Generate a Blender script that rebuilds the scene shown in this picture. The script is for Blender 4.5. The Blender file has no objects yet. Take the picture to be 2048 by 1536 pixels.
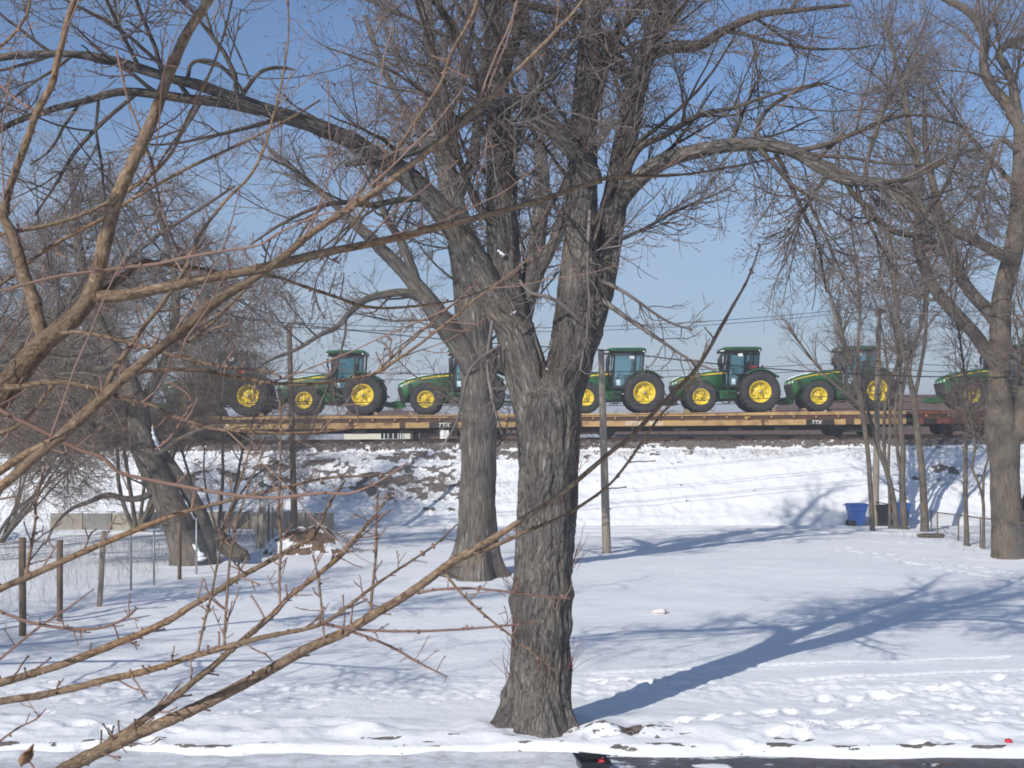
import bpy, math
import numpy as np
from mathutils import Vector, Matrix

# ------------------------------------------------------------------ camera, sky, sun, exposure
scene = bpy.context.scene
F, H, HZ = 2660.0, 3.9, 880.0          # focal length in photo pixels, eye height, horizon row (photo is 2048x1536)
cam_d = bpy.data.cameras.new("camera")
cam_d.sensor_width = 36.0
cam_d.lens = 36.0 * F / 2048.0
cam_d.shift_y = (HZ - 768.0) / 2048.0
cam_d.clip_start = 0.05
cam_d.clip_end = 6000
cam = bpy.data.objects.new("camera", cam_d)
cam.location = (0, 0, H)
cam.rotation_euler = (math.radians(90), 0, 0)
scene.collection.objects.link(cam)
scene.camera = cam
cam_d.dof.use_dof = True
cam_d.dof.focus_distance = 30.0
cam_d.dof.aperture_fstop = 14.0

SUN = Vector((-0.68, -1.0, 0.727)).normalized()
world = bpy.data.worlds.new("World"); scene.world = world; world.use_nodes = True
wt = world.node_tree; wt.nodes.clear()
out = wt.nodes.new('ShaderNodeOutputWorld'); bg = wt.nodes.new('ShaderNodeBackground')
sky = wt.nodes.new('ShaderNodeTexSky'); sky.sky_type = 'NISHITA'; sky.sun_disc = False
sky.sun_elevation = math.asin(SUN.z); sky.sun_rotation = math.radians(214.2)
sky.altitude = 0; sky.air_density = 1.0; sky.dust_density = 1.0; sky.ozone_density = 2.2
tc = wt.nodes.new('ShaderNodeTexCoord'); mp = wt.nodes.new('ShaderNodeMapping')
mp.inputs['Scale'].default_value = (1.6, 1.6, 13.0)
nz = wt.nodes.new('ShaderNodeTexNoise'); nz.inputs['Scale'].default_value = 2.2; nz.inputs['Detail'].default_value = 7; nz.inputs['Roughness'].default_value = .55
rp = wt.nodes.new('ShaderNodeValToRGB'); rp.color_ramp.elements[0].position = .42; rp.color_ramp.elements[1].position = .72
sep = wt.nodes.new('ShaderNodeSeparateXYZ')
rz = wt.nodes.new('ShaderNodeMapRange'); rz.inputs['From Min'].default_value = .01; rz.inputs['From Max'].default_value = .24
rz.inputs['To Min'].default_value = 1.0; rz.inputs['To Max'].default_value = 0.06
mul = wt.nodes.new('ShaderNodeMath'); mul.operation = 'MULTIPLY'
mixc = wt.nodes.new('ShaderNodeMix'); mixc.data_type = 'RGBA'; mixc.inputs['B'].default_value = (4.1, 4.5, 5.1, 1)
mul2 = wt.nodes.new('ShaderNodeMath'); mul2.operation = 'MULTIPLY'; mul2.inputs[1].default_value = .86; mul2.use_clamp = True
L = wt.links.new
L(tc.outputs['Generated'], mp.inputs['Vector']); L(mp.outputs['Vector'], nz.inputs['Vector']); L(nz.outputs['Fac'], rp.inputs['Fac'])
L(tc.outputs['Generated'], sep.inputs[0]); L(sep.outputs['Z'], rz.inputs['Value'])
madd = wt.nodes.new('ShaderNodeMath'); madd.operation = 'MULTIPLY_ADD'; madd.inputs[1].default_value = .62; madd.inputs[2].default_value = .55
L(rp.outputs['Color'], madd.inputs[0]); L(madd.outputs[0], mul.inputs[0]); L(rz.outputs['Result'], mul.inputs[1]); L(mul.outputs[0], mul2.inputs[0])
tint = wt.nodes.new('ShaderNodeMix'); tint.data_type = 'RGBA'; tint.blend_type = 'MULTIPLY'; tint.inputs['Factor'].default_value = 1.0
tint.inputs['B'].default_value = (.44, .575, .745, 1)
L(sky.outputs['Color'], tint.inputs['A'])
L(tint.outputs['Result'], mixc.inputs['A']); L(mul2.outputs[0], mixc.inputs['Factor'])
L(mixc.outputs['Result'], bg.inputs['Color']); L(bg.outputs['Background'], out.inputs['Surface'])
bg.inputs['Strength'].default_value = 0.12

sun_d = bpy.data.lights.new("sun", 'SUN'); sun_d.energy = 3.5; sun_d.angle = math.radians(0.5); sun_d.color = (1, .958, .89)
sun = bpy.data.objects.new("sun", sun_d); scene.collection.objects.link(sun)
sun.rotation_euler = SUN.to_track_quat('Z', 'Y').to_euler()

scene.view_settings.view_transform = 'Standard'
scene.view_settings.look = 'None'
scene.view_settings.gamma = 1
scene.view_settings.exposure = 0.32
scene.cycles.max_bounces = 6
scene.cycles.transparent_max_bounces = 12
scene.render.engine = 'CYCLES'
scene.cycles.filter_width = 1.75

# ------------------------------------------------------------------ helpers
rng = np.random.default_rng(7)
COL = scene.collection

def at(px, py, Y):
    return ((px - 1024.0) / F * Y, Y, H - (py - HZ) / F * Y)

def gy(py):                       # distance of a ground point seen at row py
    return F * H / (py - HZ)

def tag(o, label=None, cat=None, group=None, kind=None):
    if label: o['label'] = label
    if cat: o['category'] = cat
    if group: o['group'] = group
    if kind: o['kind'] = kind
    return o

def empty(name, loc, label, cat, group=None, rot=(0, 0, 0)):
    o = bpy.data.objects.new(name, None); COL.objects.link(o)
    o.location = loc; o.rotation_euler = rot; o.empty_display_size = .2
    return tag(o, label, cat, group)

def hash3(ix, iy, iz, seed):
    n = (ix * 73856093) ^ (iy * 19349663) ^ (iz * 83492791) ^ (seed * 2654435)
    n = n & 0x7fffffff
    n = ((n >> 13) ^ n) * 1274126177 & 0x7fffffff
    n = ((n >> 15) ^ n) * 668265263 & 0x7fffffff
    return ((n >> 7) & 0xffff) / 32767.5 - 1.0

def noise3(p, seed=0):
    p = np.asarray(p, dtype=np.float64)
    i = np.floor(p).astype(np.int64); f = p - i; u = f * f * (3 - 2 * f)
    r = 0
    for dx in (0, 1):
        wx = u[..., 0] if dx else 1 - u[..., 0]
        for dy in (0, 1):
            wy = u[..., 1] if dy else 1 - u[..., 1]
            for dz in (0, 1):
                wz = u[..., 2] if dz else 1 - u[..., 2]
                r = r + wx * wy * wz * hash3(i[..., 0] + dx, i[..., 1] + dy, i[..., 2] + dz, seed)
    return r

def fbm(p, oct=4, seed=0):
    r = 0; a = 1.0; p = np.asarray(p, float)
    for k in range(oct):
        r = r + a * noise3(p, seed + k * 17); a *= .5; p = p * 2.03
    return r

def P3(x, y, z=0):
    return np.stack(np.broadcast_arrays(np.asarray(x, float), np.asarray(y, float), np.asarray(z, float)), -1)

def quad_mesh(name, V, Q, mats, smooth=True, attrs=None, matidx=None):
    me = bpy.data.meshes.new(name)
    V = np.ascontiguousarray(V, dtype=np.float32).reshape(-1, 3); Q = np.ascontiguousarray(Q, dtype=np.int32).reshape(-1, 4)
    me.vertices.add(len(V)); me.vertices.foreach_set('co', V.ravel())
    me.loops.add(Q.size); me.loops.foreach_set('vertex_index', Q.ravel())
    me.polygons.add(len(Q)); me.polygons.foreach_set('loop_start', np.arange(len(Q), dtype=np.int32) * 4)
    if smooth: me.polygons.foreach_set('use_smooth', np.ones(len(Q), dtype=bool))
    if matidx is not None: me.polygons.foreach_set('material_index', np.asarray(matidx, dtype=np.int32))
    for nme, (typ, arr) in (attrs or {}).items():
        a = me.attributes.new(nme, typ, 'POINT')
        a.data.foreach_set('vector' if typ == 'FLOAT_VECTOR' else 'value', np.ascontiguousarray(arr, dtype=np.float32).ravel())
    me.update(calc_edges=True)
    for m in (mats if isinstance(mats, (list, tuple)) else [mats]): me.materials.append(m)
    return me

def link(name, me, parent=None, loc=None):
    o = bpy.data.objects.new(name, me); COL.objects.link(o)
    if parent: o.parent = parent
    if loc is not None: o.location = loc
    return o

class MB:
    """small python mesh builder for hard objects"""
    def __init__(s): s.v = []; s.f = []; s.m = []; s.mi = 0; s.sm = []; s.smooth = False
    def mat(s, i): s.mi = i; return s
    def add(s, vs, fs, smooth=None):
        b = len(s.v); s.v += [tuple(map(float, v)) for v in vs]
        for f in fs:
            s.f.append(tuple(b + i for i in f)); s.m.append(s.mi); s.sm.append(s.smooth if smooth is None else smooth)
        return s
    def box(s, c, d, rot=None):
        cx, cy, cz = c; dx, dy, dz = d[0] / 2, d[1] / 2, d[2] / 2
        vs = [Vector((x, y, z)) for x in (-dx, dx) for y in (-dy, dy) for z in (-dz, dz)]
        if rot is not None: vs = [rot @ v for v in vs]
        vs = [(v.x + cx, v.y + cy, v.z + cz) for v in vs]
        return s.add(vs, [(0, 1, 3, 2), (4, 6, 7, 5), (0, 4, 5, 1), (2, 3, 7, 6), (0, 2, 6, 4), (1, 5, 7, 3)], False)
    def prism(s, prof, y0, y1):      # prof in (x,z), extruded over y
        n = len(prof)
        vs = [(x, y0, z) for x, z in prof] + [(x, y1, z) for x, z in prof]
        fs = [tuple(range(n)), tuple(range(2 * n - 1, n - 1, -1))] + [(i, i + n, (i + 1) % n + n, (i + 1) % n) for i in range(n)]
        return s.add(vs, fs, False)
    def loft(s, secs, cap=True, smooth=False):
        n = len(secs[0]); vs = [p for sec in secs for p in sec]; fs = []
        for k in range(len(secs) - 1):
            for i in range(n):
                j = (i + 1) % n
                fs.append((k * n + i, k * n + j, (k + 1) * n + j, (k + 1) * n + i))
        s.add(vs, fs, smooth)
        if cap:
            b = len(s.v) - len(vs)
            s.f.append(tuple(b + i for i in range(n))[::-1]); s.m.append(s.mi); s.sm.append(False)
            s.f.append(tuple(b + (len(secs) - 1) * n + i for i in range(n))); s.m.append(s.mi); s.sm.append(False)
        return s
    def lathe(s, prof, c, n=32, a0=0, a1=2 * math.pi, smooth=True, closed=False):   # prof (y,r) about the y axis through c
        full = abs(a1 - a0 - 2 * math.pi) < 1e-6; m = n if full else n + 1
        vs = []
        for k in range(m):
            a = a0 + (a1 - a0) * k / n
            for (y, r) in prof: vs.append((c[0] + r * math.cos(a), c[1] + y, c[2] + r * math.sin(a)))
        q = len(prof); fs = []
        for k in range(n):
            k2 = (k + 1) % m
            for i in range(q if closed else q - 1):
                j = (i + 1) % q
                fs.append((k * q + i, k * q + j, k2 * q + j, k2 * q + i))
        return s.add(vs, fs, smooth)
    def tube(s, pts, r, n=8, cap=True):
        pts = [Vector(p) for p in pts]; rr = r if isinstance(r, (list, tuple)) else [r] * len(pts)
        vs = []
        for k, p in enumerate(pts):
            t = (pts[min(k + 1, len(pts) - 1)] - pts[max(k - 1, 0)]).normalized()
            u = t.cross(Vector((0, 0, 1)) if abs(t.z) < .9 else Vector((1, 0, 0))).normalized(); w = t.cross(u)
            for i in range(n):
                a = 2 * math.pi * i / n
                vs.append(p + u * math.cos(a) * rr[k] + w * math.sin(a) * rr[k])
        fs = [(k * n + i, k * n + (i + 1) % n, (k + 1) * n + (i + 1) % n, (k + 1) * n + i) for k in range(len(pts) - 1) for i in range(n)]
        if cap: fs += [tuple(range(n))[::-1], tuple((len(pts) - 1) * n + i for i in range(n))]
        return s.add(vs, fs, True)
    def build(s, name, mats, parent=None, loc=None, bevel=0):
        me = bpy.data.meshes.new(name)
        me.from_pydata(s.v, [], s.f)
        me.polygons.foreach_set('material_index', s.m); me.polygons.foreach_set('use_smooth', s.sm)
        for m in (mats if isinstance(mats, (list, tuple)) else [mats]): me.materials.append(m)
        me.update()
        import bmesh
        bm = bmesh.new(); bm.from_mesh(me); bmesh.ops.recalc_face_normals(bm, faces=bm.faces)
        if bevel:
            es = [e for e in bm.edges if len(e.link_faces) == 2 and e.calc_face_angle(0) > .7]
            bmesh.ops.bevel(bm, geom=es, offset=bevel, segments=1, affect='EDGES', clamp_overlap=True)
        bm.to_mesh(me); bm.free()
        return link(name, me, parent, loc)

# ------------------------------------------------------------------ materials
def new_mat(name):
    m = bpy.data.materials.new(name); m.use_nodes = True
    nt = m.node_tree; b = nt.nodes['Principled BSDF']
    return m, nt, b

def N(nt, typ, **kw):
    n = nt.nodes.new(typ)
    for k, v in kw.items():
        if k in n.inputs: n.inputs[k].default_value = v
        else: setattr(n, k, v)
    return n

def ramp(nt, fac, stops):
    r = nt.nodes.new('ShaderNodeValToRGB'); e = r.color_ramp.elements
    while len(e) < len(stops): e.new(.5)
    for i, (p, c) in enumerate(stops):
        e[i].position = p; e[i].color = (*c, 1) if len(c) == 3 else c
    nt.links.new(fac, r.inputs['Fac']); return r.outputs['Color']

def add_bump(nt, b, h, strength=.3, dist=.01):
    n = N(nt, 'ShaderNodeBump', Strength=strength, Distance=dist)
    nt.links.new(h, n.inputs['Height']); nt.links.new(n.outputs['Normal'], b.inputs['Normal'])

def paint(name, col, rough=.45, metal=0, dirt=None, amt=.35, scale=3, spec=.5, bump=0):
    """painted or plain surface with uneven tone, optional dirt colour in noise patches"""
    m, nt, b = new_mat(name)
    tc = N(nt, 'ShaderNodeTexCoord'); n1 = N(nt, 'ShaderNodeTexNoise', Scale=scale, Detail=8, Roughness=.62)
    nt.links.new(tc.outputs['Object'], n1.inputs['Vector'])
    d = dirt or tuple(c * .55 for c in col)
    c = ramp(nt, n1.outputs['Fac'], [(.5 - amt * .45, d), (.5, tuple(.75 * a + .25 * q for a, q in zip(col, d))), (.66, col)])
    nt.links.new(c, b.inputs['Base Color'])
    b.inputs['Roughness'].default_value = rough; b.inputs['Metallic'].default_value = metal
    b.inputs['Specular IOR Level'].default_value = spec
    if bump:
        n2 = N(nt, 'ShaderNodeTexNoise', Scale=scale * 12, Detail=4); nt.links.new(tc.outputs['Object'], n2.inputs['Vector'])
        add_bump(nt, b, n2.outputs['Fac'], bump, .02)
    return m

def bark(name, dark, mid, light, sc=14.0, stretch=.22, bump=.8, dist=.03, lichen=None):
    """furrowed bark laid along each limb by the stored limb coordinate"""
    m, nt, b = new_mat(name)
    a = N(nt, 'ShaderNodeAttribute', attribute_name='bark'); mp = N(nt, 'ShaderNodeMapping')
    mp.inputs['Scale'].default_value = (sc, sc, sc * stretch)
    nt.links.new(a.outputs['Vector'], mp.inputs['Vector'])
    n0 = N(nt, 'ShaderNodeTexNoise', Scale=.35, Detail=3)
    nt.links.new(mp.outputs['Vector'], n0.inputs['Vector'])
    mixv = N(nt, 'ShaderNodeVectorMath', operation='MULTIPLY_ADD')
    mixv.inputs[1].default_value = (4.5, 4.5, 4.5)
    nt.links.new(n0.outputs['Color'], mixv.inputs[0]); nt.links.new(mp.outputs['Vector'], mixv.inputs[2])
    n1 = N(nt, 'ShaderNodeTexNoise', Scale=1.0, Detail=9, Roughness=.68)
    v1 = N(nt, 'ShaderNodeTexVoronoi', Scale=1.1, feature='DISTANCE_TO_EDGE')
    nt.links.new(mixv.outputs[0], n1.inputs['Vector']); nt.links.new(mixv.outputs[0], v1.inputs['Vector'])
    vr = N(nt, 'ShaderNodeMapRange'); vr.inputs['From Max'].default_value = .3; vr.inputs['To Min'].default_value = .45
    nt.links.new(v1.outputs['Distance'], vr.inputs['Value'])
    mm = N(nt, 'ShaderNodeMath', operation='MULTIPLY'); nt.links.new(vr.outputs['Result'], mm.inputs[0]); nt.links.new(n1.outputs['Fac'], mm.inputs[1])
    n2 = N(nt, 'ShaderNodeTexNoise', Scale=1.6, Detail=5)
    nt.links.new(a.outputs['Vector'], n2.inputs['Vector'])
    c = ramp(nt, mm.outputs[0], [(.2, dark), (.32, mid), (.46, mid), (.6, light)])
    mx = N(nt, 'ShaderNodeMix', data_type='RGBA', blend_type='MULTIPLY')
    mx.inputs['Factor'].default_value = 1.0
    c2 = ramp(nt, n2.outputs['Fac'], [(.3, (.55, .54, .54)), (.45, (.9, .9, .9)), (.55, (1.1, 1.08, 1.05)), (.7, (1.1, .98, .82))])
    nt.links.new(c, mx.inputs['A']); nt.links.new(c2, mx.inputs['B'])
    outc = mx.outputs['Result']
    if lichen:
        n3 = N(nt, 'ShaderNodeTexNoise', Scale=5.0, Detail=6, Roughness=.7); nt.links.new(a.outputs['Vector'], n3.inputs['Vector'])
        fr = N(nt, 'ShaderNodeMapRange'); fr.inputs['From Min'].default_value = .63; fr.inputs['From Max'].default_value = .72
        fr.inputs['To Max'].default_value = .8
        nt.links.new(n3.outputs['Fac'], fr.inputs['Value'])
        m3 = N(nt, 'ShaderNodeMix', data_type='RGBA'); m3.inputs['B'].default_value = (*lichen, 1)
        nt.links.new(fr.outputs['Result'], m3.inputs['Factor']); nt.links.new(outc, m3.inputs['A']); outc = m3.outputs['Result']
    nt.links.new(outc, b.inputs['Base Color'])
    b.inputs['Roughness'].default_value = .88; b.inputs['Specular IOR Level'].default_value = .2
    add_bump(nt, b, mm.outputs[0], bump, dist)
    return m

def twig_mat(name, c1, c2, rough=.75):
    m, nt, b = new_mat(name)
    a = N(nt, 'ShaderNodeAttribute', attribute_name='bark'); n1 = N(nt, 'ShaderNodeTexNoise', Scale=.9, Detail=3)
    nt.links.new(a.outputs['Vector'], n1.inputs['Vector'])
    nt.links.new(ramp(nt, n1.outputs['Fac'], [(.38, c1), (.62, c2)]), b.inputs['Base Color'])
    b.inputs['Roughness'].default_value = rough; b.inputs['Specular IOR Level'].default_value = .25
    return m

M = {}
M['barkA'] = bark('bark grey furrowed', (.045, .04, .037), (.14, .127, .116), (.27, .25, .228), 19, .22, 1.0, .035, (.22, .235, .2))
M['barkB'] = bark('bark grey brown', (.06, .052, .046), (.14, .125, .11), (.29, .27, .24), 13, .11, 1.0, .04)
M['barkE'] = bark('bark brown ridged', (.07, .058, .046), (.145, .122, .098), (.22, .19, .155), 24, .08, .9, .02)
M['barkdark'] = bark('bark dark', (.04, .033, .028), (.11, .092, .078), (.2, .172, .15), 22, .16, .9, .02)
M['barkL'] = bark('bark dull brown', (.07, .06, .052), (.155, .134, .115), (.25, .22, .19), 20, .12, .9, .025)
M['twigA'] = twig_mat('twig grey', (.11, .092, .085), (.225, .193, .176))
M['twigD'] = twig_mat('twig pale brown', (.12, .092, .08), (.25, .195, .165))
M['twigL'] = twig_mat('twig brown', (.13, .10, .082), (.25, .20, .165))
M['bud'] = twig_mat('bud red brown', (.10, .045, .035), (.18, .08, .06))
M['tan'] = bark('bark smooth tan', (.09, .058, .04), (.205, .145, .098), (.32, .24, .165), 42, .5, .6, .003)
M['redtwig'] = twig_mat('shoot red brown', (.18, .105, .08), (.28, .18, .14), .55)
# ------------------------------------------------------------------ terrain
GR = 0.0084                                   # grade of the railway along x
def bank(x, y):
    """height of the railway embankment"""
    top = 3.45 + GR * np.clip(x, -60, 60)
    a = np.clip((y - 61.2) / 6.4, 0, 1); a = a * a * (3 - 2 * a) * .35 + a * .65
    b = np.clip((79.6 - y) / 6.4, 0, 1); b = b * b * (3 - 2 * b) * .35 + b * .65
    e = np.minimum(a, b) * (top - .15)
    s = np.clip((y - 67.75) / .65, 0, 1) * np.clip((72.7 - y) / .65, 0, 1)
    return e + s * .42

def road_edge(x): return 16.95 + .05 * np.sin(x * .9) + .04 * np.sin(x * 2.3 + 1)

trails = []
def trail(p0, p1, step, width, depth, size, jit=.12, sides=True):
    trails.append((p0, p1, step, width, depth, size, jit, sides))
def gxy(px, py): y = gy(py); return ((px - 1024) / F * y, y)
trail(gxy(1690, 1100), gxy(2300, 1215), .33, .16, .10, .13)
trail(gxy(1720, 1098), gxy(2300, 1195), .36, .5, .10, .14, .25)
trail(gxy(1200, 1065), gxy(2100, 1100), .45, .3, .07, .14, .2)
trail(gxy(-100, 1372), gxy(1010, 1372), .15, .22, .035, .08, .25)
trail(gxy(-100, 1398), gxy(1010, 1392), .17, .18, .035, .075, .25)
trail(gxy(1150, 1365), gxy(1400, 1362), .2, .2, .08, .13, .2)
trail(gxy(1180, 1480), gxy(1500, 1425), .3, .14, .08, .12, .1)
trail(gxy(1500, 1425), gxy(2200, 1340), .3, .2, .08, .13, .2)
trail(gxy(-100, 1440), gxy(420, 1470), .4, .4, .07, .12, .4)
trail(gxy(1450, 1480), gxy(2100, 1400), .22, .5, .06, .1, .5)
trail(gxy(1500, 1440), gxy(2200, 1475), .22, .5, .06, .1, .5)
trail(gxy(60, 1500), gxy(640, 1400), .3, .3, .06, .10, .3)

def ground_base(x, y):
    x = np.asarray(x, float); y = np.asarray(y, float)
    z = bank(x, y)
    near = np.clip((y - 16) / 2.0, 0, 1)
    flat = 1 - np.clip((y - 60) / 2, 0, 1)
    z = z + .05 * fbm(P3(x * .22, y * .22), 3, 3) * near * flat + .012 * fbm(P3(x * .9, y * .9), 3, 9)
    # left yard lies a little higher and lumpier
    z = z + .03 * fbm(P3(x * .7, y * .7, 4.0), 3, 21) * np.clip((-x - 5) / 3, 0, 1) * flat
    # snow ridge thrown up beside the road
    e = road_edge(x)
    d = y - e
    ridge = np.exp(-((d - .75) / .42) ** 2) * (.10 + .06 * fbm(P3(x * 1.6, y * 2.2, 1), 3, 5)) + np.exp(-((d - 1.5) / .4) ** 2) * (.05 + .06 * fbm(P3(x * 1.3, y * 1.7, 5), 3, 6))
    z = z + np.clip(ridge, 0, 1)
    # road bed
    z = z - .14 * (1 - np.clip((y - e + .12) / .2, 0, 1))
    return z

def ground(x, y): return float(ground_base(x, y))

def build_ground():
    ys = [-400, -120, -30, 0, 8, 13, 14.5]
    y = 15.2
    while y < 61:
        ys.append(y); y += .034 + (y - 15) * .0034
    while y < 68.6: ys.append(y); y += .11
    while y < 80: ys.append(y); y += .5
    ys += list(80 * 1.12 ** np.arange(1, 36))
    xs = [-4000, -1500, -600, -250, -120, -70, -50, -40, -34, -30]
    xs = xs + list(np.arange(-27, -9, .11)) + list(np.arange(-9, 9, .048)) + list(np.arange(9, 27.01, .11)) + [-v for v in xs[::-1]]
    X, Y = np.meshgrid(np.array(xs), np.array(ys, float))
    Z = ground_base(X, Y)
    # churned strips (old pavement, verge) and trails of footprints
    churn = np.exp(-((Y - 20.75) / .85) ** 2) * np.clip(1.1 + .4 * fbm(P3(X * .3, Y * .3), 2, 31), 0, 1.5) \
        + np.exp(-((Y - 18.2) / .9) ** 2) * np.clip(.3 + .9 * fbm(P3(X * .35, Y * .5), 2, 33), 0, 1.2) \
        + np.clip((X - 4.5) / 2.5, 0, 1) * np.exp(-((Y - 19.0) / 1.5) ** 2)
    lump = fbm(P3(X * 3.1, Y * 3.1), 4, 41)
    Z += .024 * churn * (np.abs(lump) * 1.4 - .5) + .013 * churn * fbm(P3(X * 7, Y * 7), 3, 43)
    Z += .016 * np.clip((20 - Y) / 3, 0, 1) * np.abs(fbm(P3(X * 2.1, Y * 4), 3, 44))
    # wind ripple elsewhere
    Z += .006 * fbm(P3(X * 1.2, Y * 3.6), 3, 47) * (Y > 16)
    # pressed lanes of the alley
    for yy, w in ((61.0, .28), (59.3, .25), (57.2, .2), (55.0, .2)):
        Z -= .05 * np.exp(-((Y - yy - .15 * np.sin(X * .13)) / w) ** 2)
        Z += .04 * np.exp(-((Y - yy - .5 - .15 * np.sin(X * .13)) / w) ** 2)
    # tyre tread from the right
    for (a, b) in ((gxy(1180, 1352), gxy(2300, 1308)), (gxy(1600, 1365), gxy(2400, 1325))):
        dx, dy = b[0] - a[0], b[1] - a[1]; ln = math.hypot(dx, dy)
        t = ((X - a[0]) * dx + (Y - a[1]) * dy) / ln; s = ((X - a[0]) * dy - (Y - a[1]) * dx) / ln
        m = (t > 0) * np.exp(-(s / .09) ** 4)
        Z -= m * (.028 + .012 * np.sin(t * 2 * math.pi / .17))
        Z += (t > 0) * .022 * np.exp(-((np.abs(s) - .14) / .04) ** 2)
    r = np.random.default_rng(3)
    ysa = np.array(ys); xsa = np.array(xs)
    for (p0, p1, step, width, depth, size, jit, sides) in trails:
        dx, dy = p1[0] - p0[0], p1[1] - p0[1]; ln = math.hypot(dx, dy); n = int(ln / step); sgn = 1
        for k in range(n):
            sgn = -sgn
            t = (k + r.uniform(-.2, .2)) / n
            cx = p0[0] + dx * t + (-dy / ln) * sgn * width * .5 + r.normal() * jit * .5
            cy = p0[1] + dy * t + (dx / ln) * sgn * width * .5 + r.normal() * jit
            i0, i1 = np.searchsorted(ysa, (cy - .6, cy + .6)); j0, j1 = np.searchsorted(xsa, (cx - .6, cx + .6))
            if i1 <= i0 or j1 <= j0: continue
            xx = X[i0:i1, j0:j1] - cx; yy = Y[i0:i1, j0:j1] - cy
            an = math.atan2(dy, dx) + r.normal() * .35; ca, sa = math.cos(an), math.sin(an); sz = size * r.uniform(.7, 1.25)
            uu = xx * ca + yy * sa; vv = -xx * sa + yy * ca
            wob = 1 + .28 * fbm(P3(X[i0:i1, j0:j1] * 5, Y[i0:i1, j0:j1] * 5, k), 2, 12)
            d2 = ((uu / (sz * 1.45)) ** 2 + (vv / (sz * .75)) ** 2) * wob; s = r.uniform(.55, 1.25)
            Z[i0:i1, j0:j1] += s * (-depth * np.exp(-d2 ** 3) + depth * .45 * np.exp(-(np.sqrt(d2) - 1.3) ** 2 * 14) * np.clip(uu / sz + .4, 0, 1))
    for (cx, cy, cr) in ((.40, 18.05, .62), (-1.05, 37.6, .95), (16.5, 44.1, .8), (-9.9, 41.5, .8)):
        dd = np.sqrt((X - cx) ** 2 + (Y - cy) ** 2) + .12 * fbm(P3(X * 2, Y * 2, cx), 2, 14)
        Z += -.045 * np.exp(-(dd / cr) ** 4) + .04 * np.exp(-((dd - 1.45 * cr) / (.28 * cr)) ** 2)
    # embankment: bare patches poking through the snow
    sl = (Y - 61.2) / 6.4
    on = ((Y > 60.8) & (Y < 68.6))
    n1 = fbm(P3(X * .55, Y * 1.1), 4, 61); n2 = fbm(P3(X * 2.4, Y * 3.2), 4, 62)
    patch = np.exp(-(((X + 4.6) / 3.6) ** 2 + ((sl - .50) / .22) ** 2)) * 1.08 + np.exp(-(((X + 13) / 6) ** 2 + ((sl - .66) / .2) ** 2)) * .8 \
        + np.exp(-(((X + 8) / 6) ** 2 + ((sl - .82) / .12) ** 2)) * .75 + np.exp(-(((X + 1) / 6) ** 2 + ((sl - .9) / .1) ** 2)) * .75 + np.exp(-(((X - 22) / 4) ** 2 + ((sl - .6) / .2) ** 2)) * .55
    top = np.clip((Y - 67.8) / .3, 0, 1)
    dirt = np.clip((patch + top * 1.15 + .30 * np.clip((sl - .80) / .2, 0, 1) + .38 * n1 * (sl > .1) + .72 * n2 * (sl > .05) - .80) * 2.6, 0, 1) * on
    dirt = np.where(Y > 68.3, np.clip(.9 + .8 * n2, 0, 1), dirt) * (Y < 74)
    Z += on * (dirt * .05 + .03 * n2 + .05 * n1 * (sl > .08) + .015 * fbm(P3(X * 6, Y * 6), 2, 66))
    # brown litter by the tree foot and the street edge
    d0 = np.exp(-(((X - 1.35) / 1.25) ** 2 + ((Y - 17.62) / .10) ** 2)) + .85 * np.exp(-((Y - road_edge(X) - .10) / .08) ** 2) + .35 * np.exp(-((Y - 17.3) / .1) ** 2)
    dirt = np.maximum(dirt, np.clip((d0 + .75 * fbm(P3(X * 2.6, Y * 9), 4, 71) - .75) * 3, 0, 1) * (Y < 18.4) * (Y > 15.9))
    nr, nc = X.shape
    idx = np.arange(nr * nc).reshape(nr, nc)
    Q = np.stack([idx[:-1, :-1], idx[:-1, 1:], idx[1:, 1:], idx[1:, :-1]], -1).reshape(-1, 4)
    m, nt, b = new_mat('snow')
    tc = N(nt, 'ShaderNodeTexCoord'); g = N(nt, 'ShaderNodeAttribute', attribute_name='dirt')
    n1 = N(nt, 'ShaderNodeTexNoise', Scale=1.1, Detail=6, Roughness=.6); n2 = N(nt, 'ShaderNodeTexNoise', Scale=22, Detail=6, Roughness=.65)
    n3 = N(nt, 'ShaderNodeTexNoise', Scale=6.5, Detail=8, Roughness=.75)
    for n in (n1, n2, n3): nt.links.new(tc.outputs['Object'], n.inputs['Vector'])
    cs = ramp(nt, n1.outputs['Fac'], [(.3, (.83, .835, .85)), (.6, (.885, .888, .895))])
    cd = ramp(nt, n3.outputs['Fac'], [(.3, (.06, .05, .043)), (.5, (.155, .13, .115)), (.7, (.27, .235, .21))])
    # break the edge of the bare patches
    sm = N(nt, 'ShaderNodeMath', operation='ADD'); nt.links.new(g.outputs['Fac'], sm.inputs[0])
    mr = N(nt, 'ShaderNodeMapRange'); mr.inputs['From Min'].default_value = .3; mr.inputs['From Max'].default_value = .7
    mr.inputs['To Min'].default_value = -.5; mr.inputs['To Max'].default_value = .5
    nt.links.new(n3.outputs['Fac'], mr.inputs['Value']); nt.links.new(mr.outputs['Result'], sm.inputs[1])
    st = N(nt, 'ShaderNodeMapRange'); st.inputs['From Min'].default_value = .46; st.inputs['From Max'].default_value = .56
    nt.links.new(sm.outputs[0], st.inputs['Value'])
    gt = N(nt, 'ShaderNodeMath', operation='GREATER_THAN'); gt.inputs[1].default_value = .02; nt.links.new(g.outputs['Fac'], gt.inputs[0])
    mm = N(nt, 'ShaderNodeMath', operation='MULTIPLY'); nt.links.new(st.outputs['Result'], mm.inputs[0]); nt.links.new(gt.outputs[0], mm.inputs[1])
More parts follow.
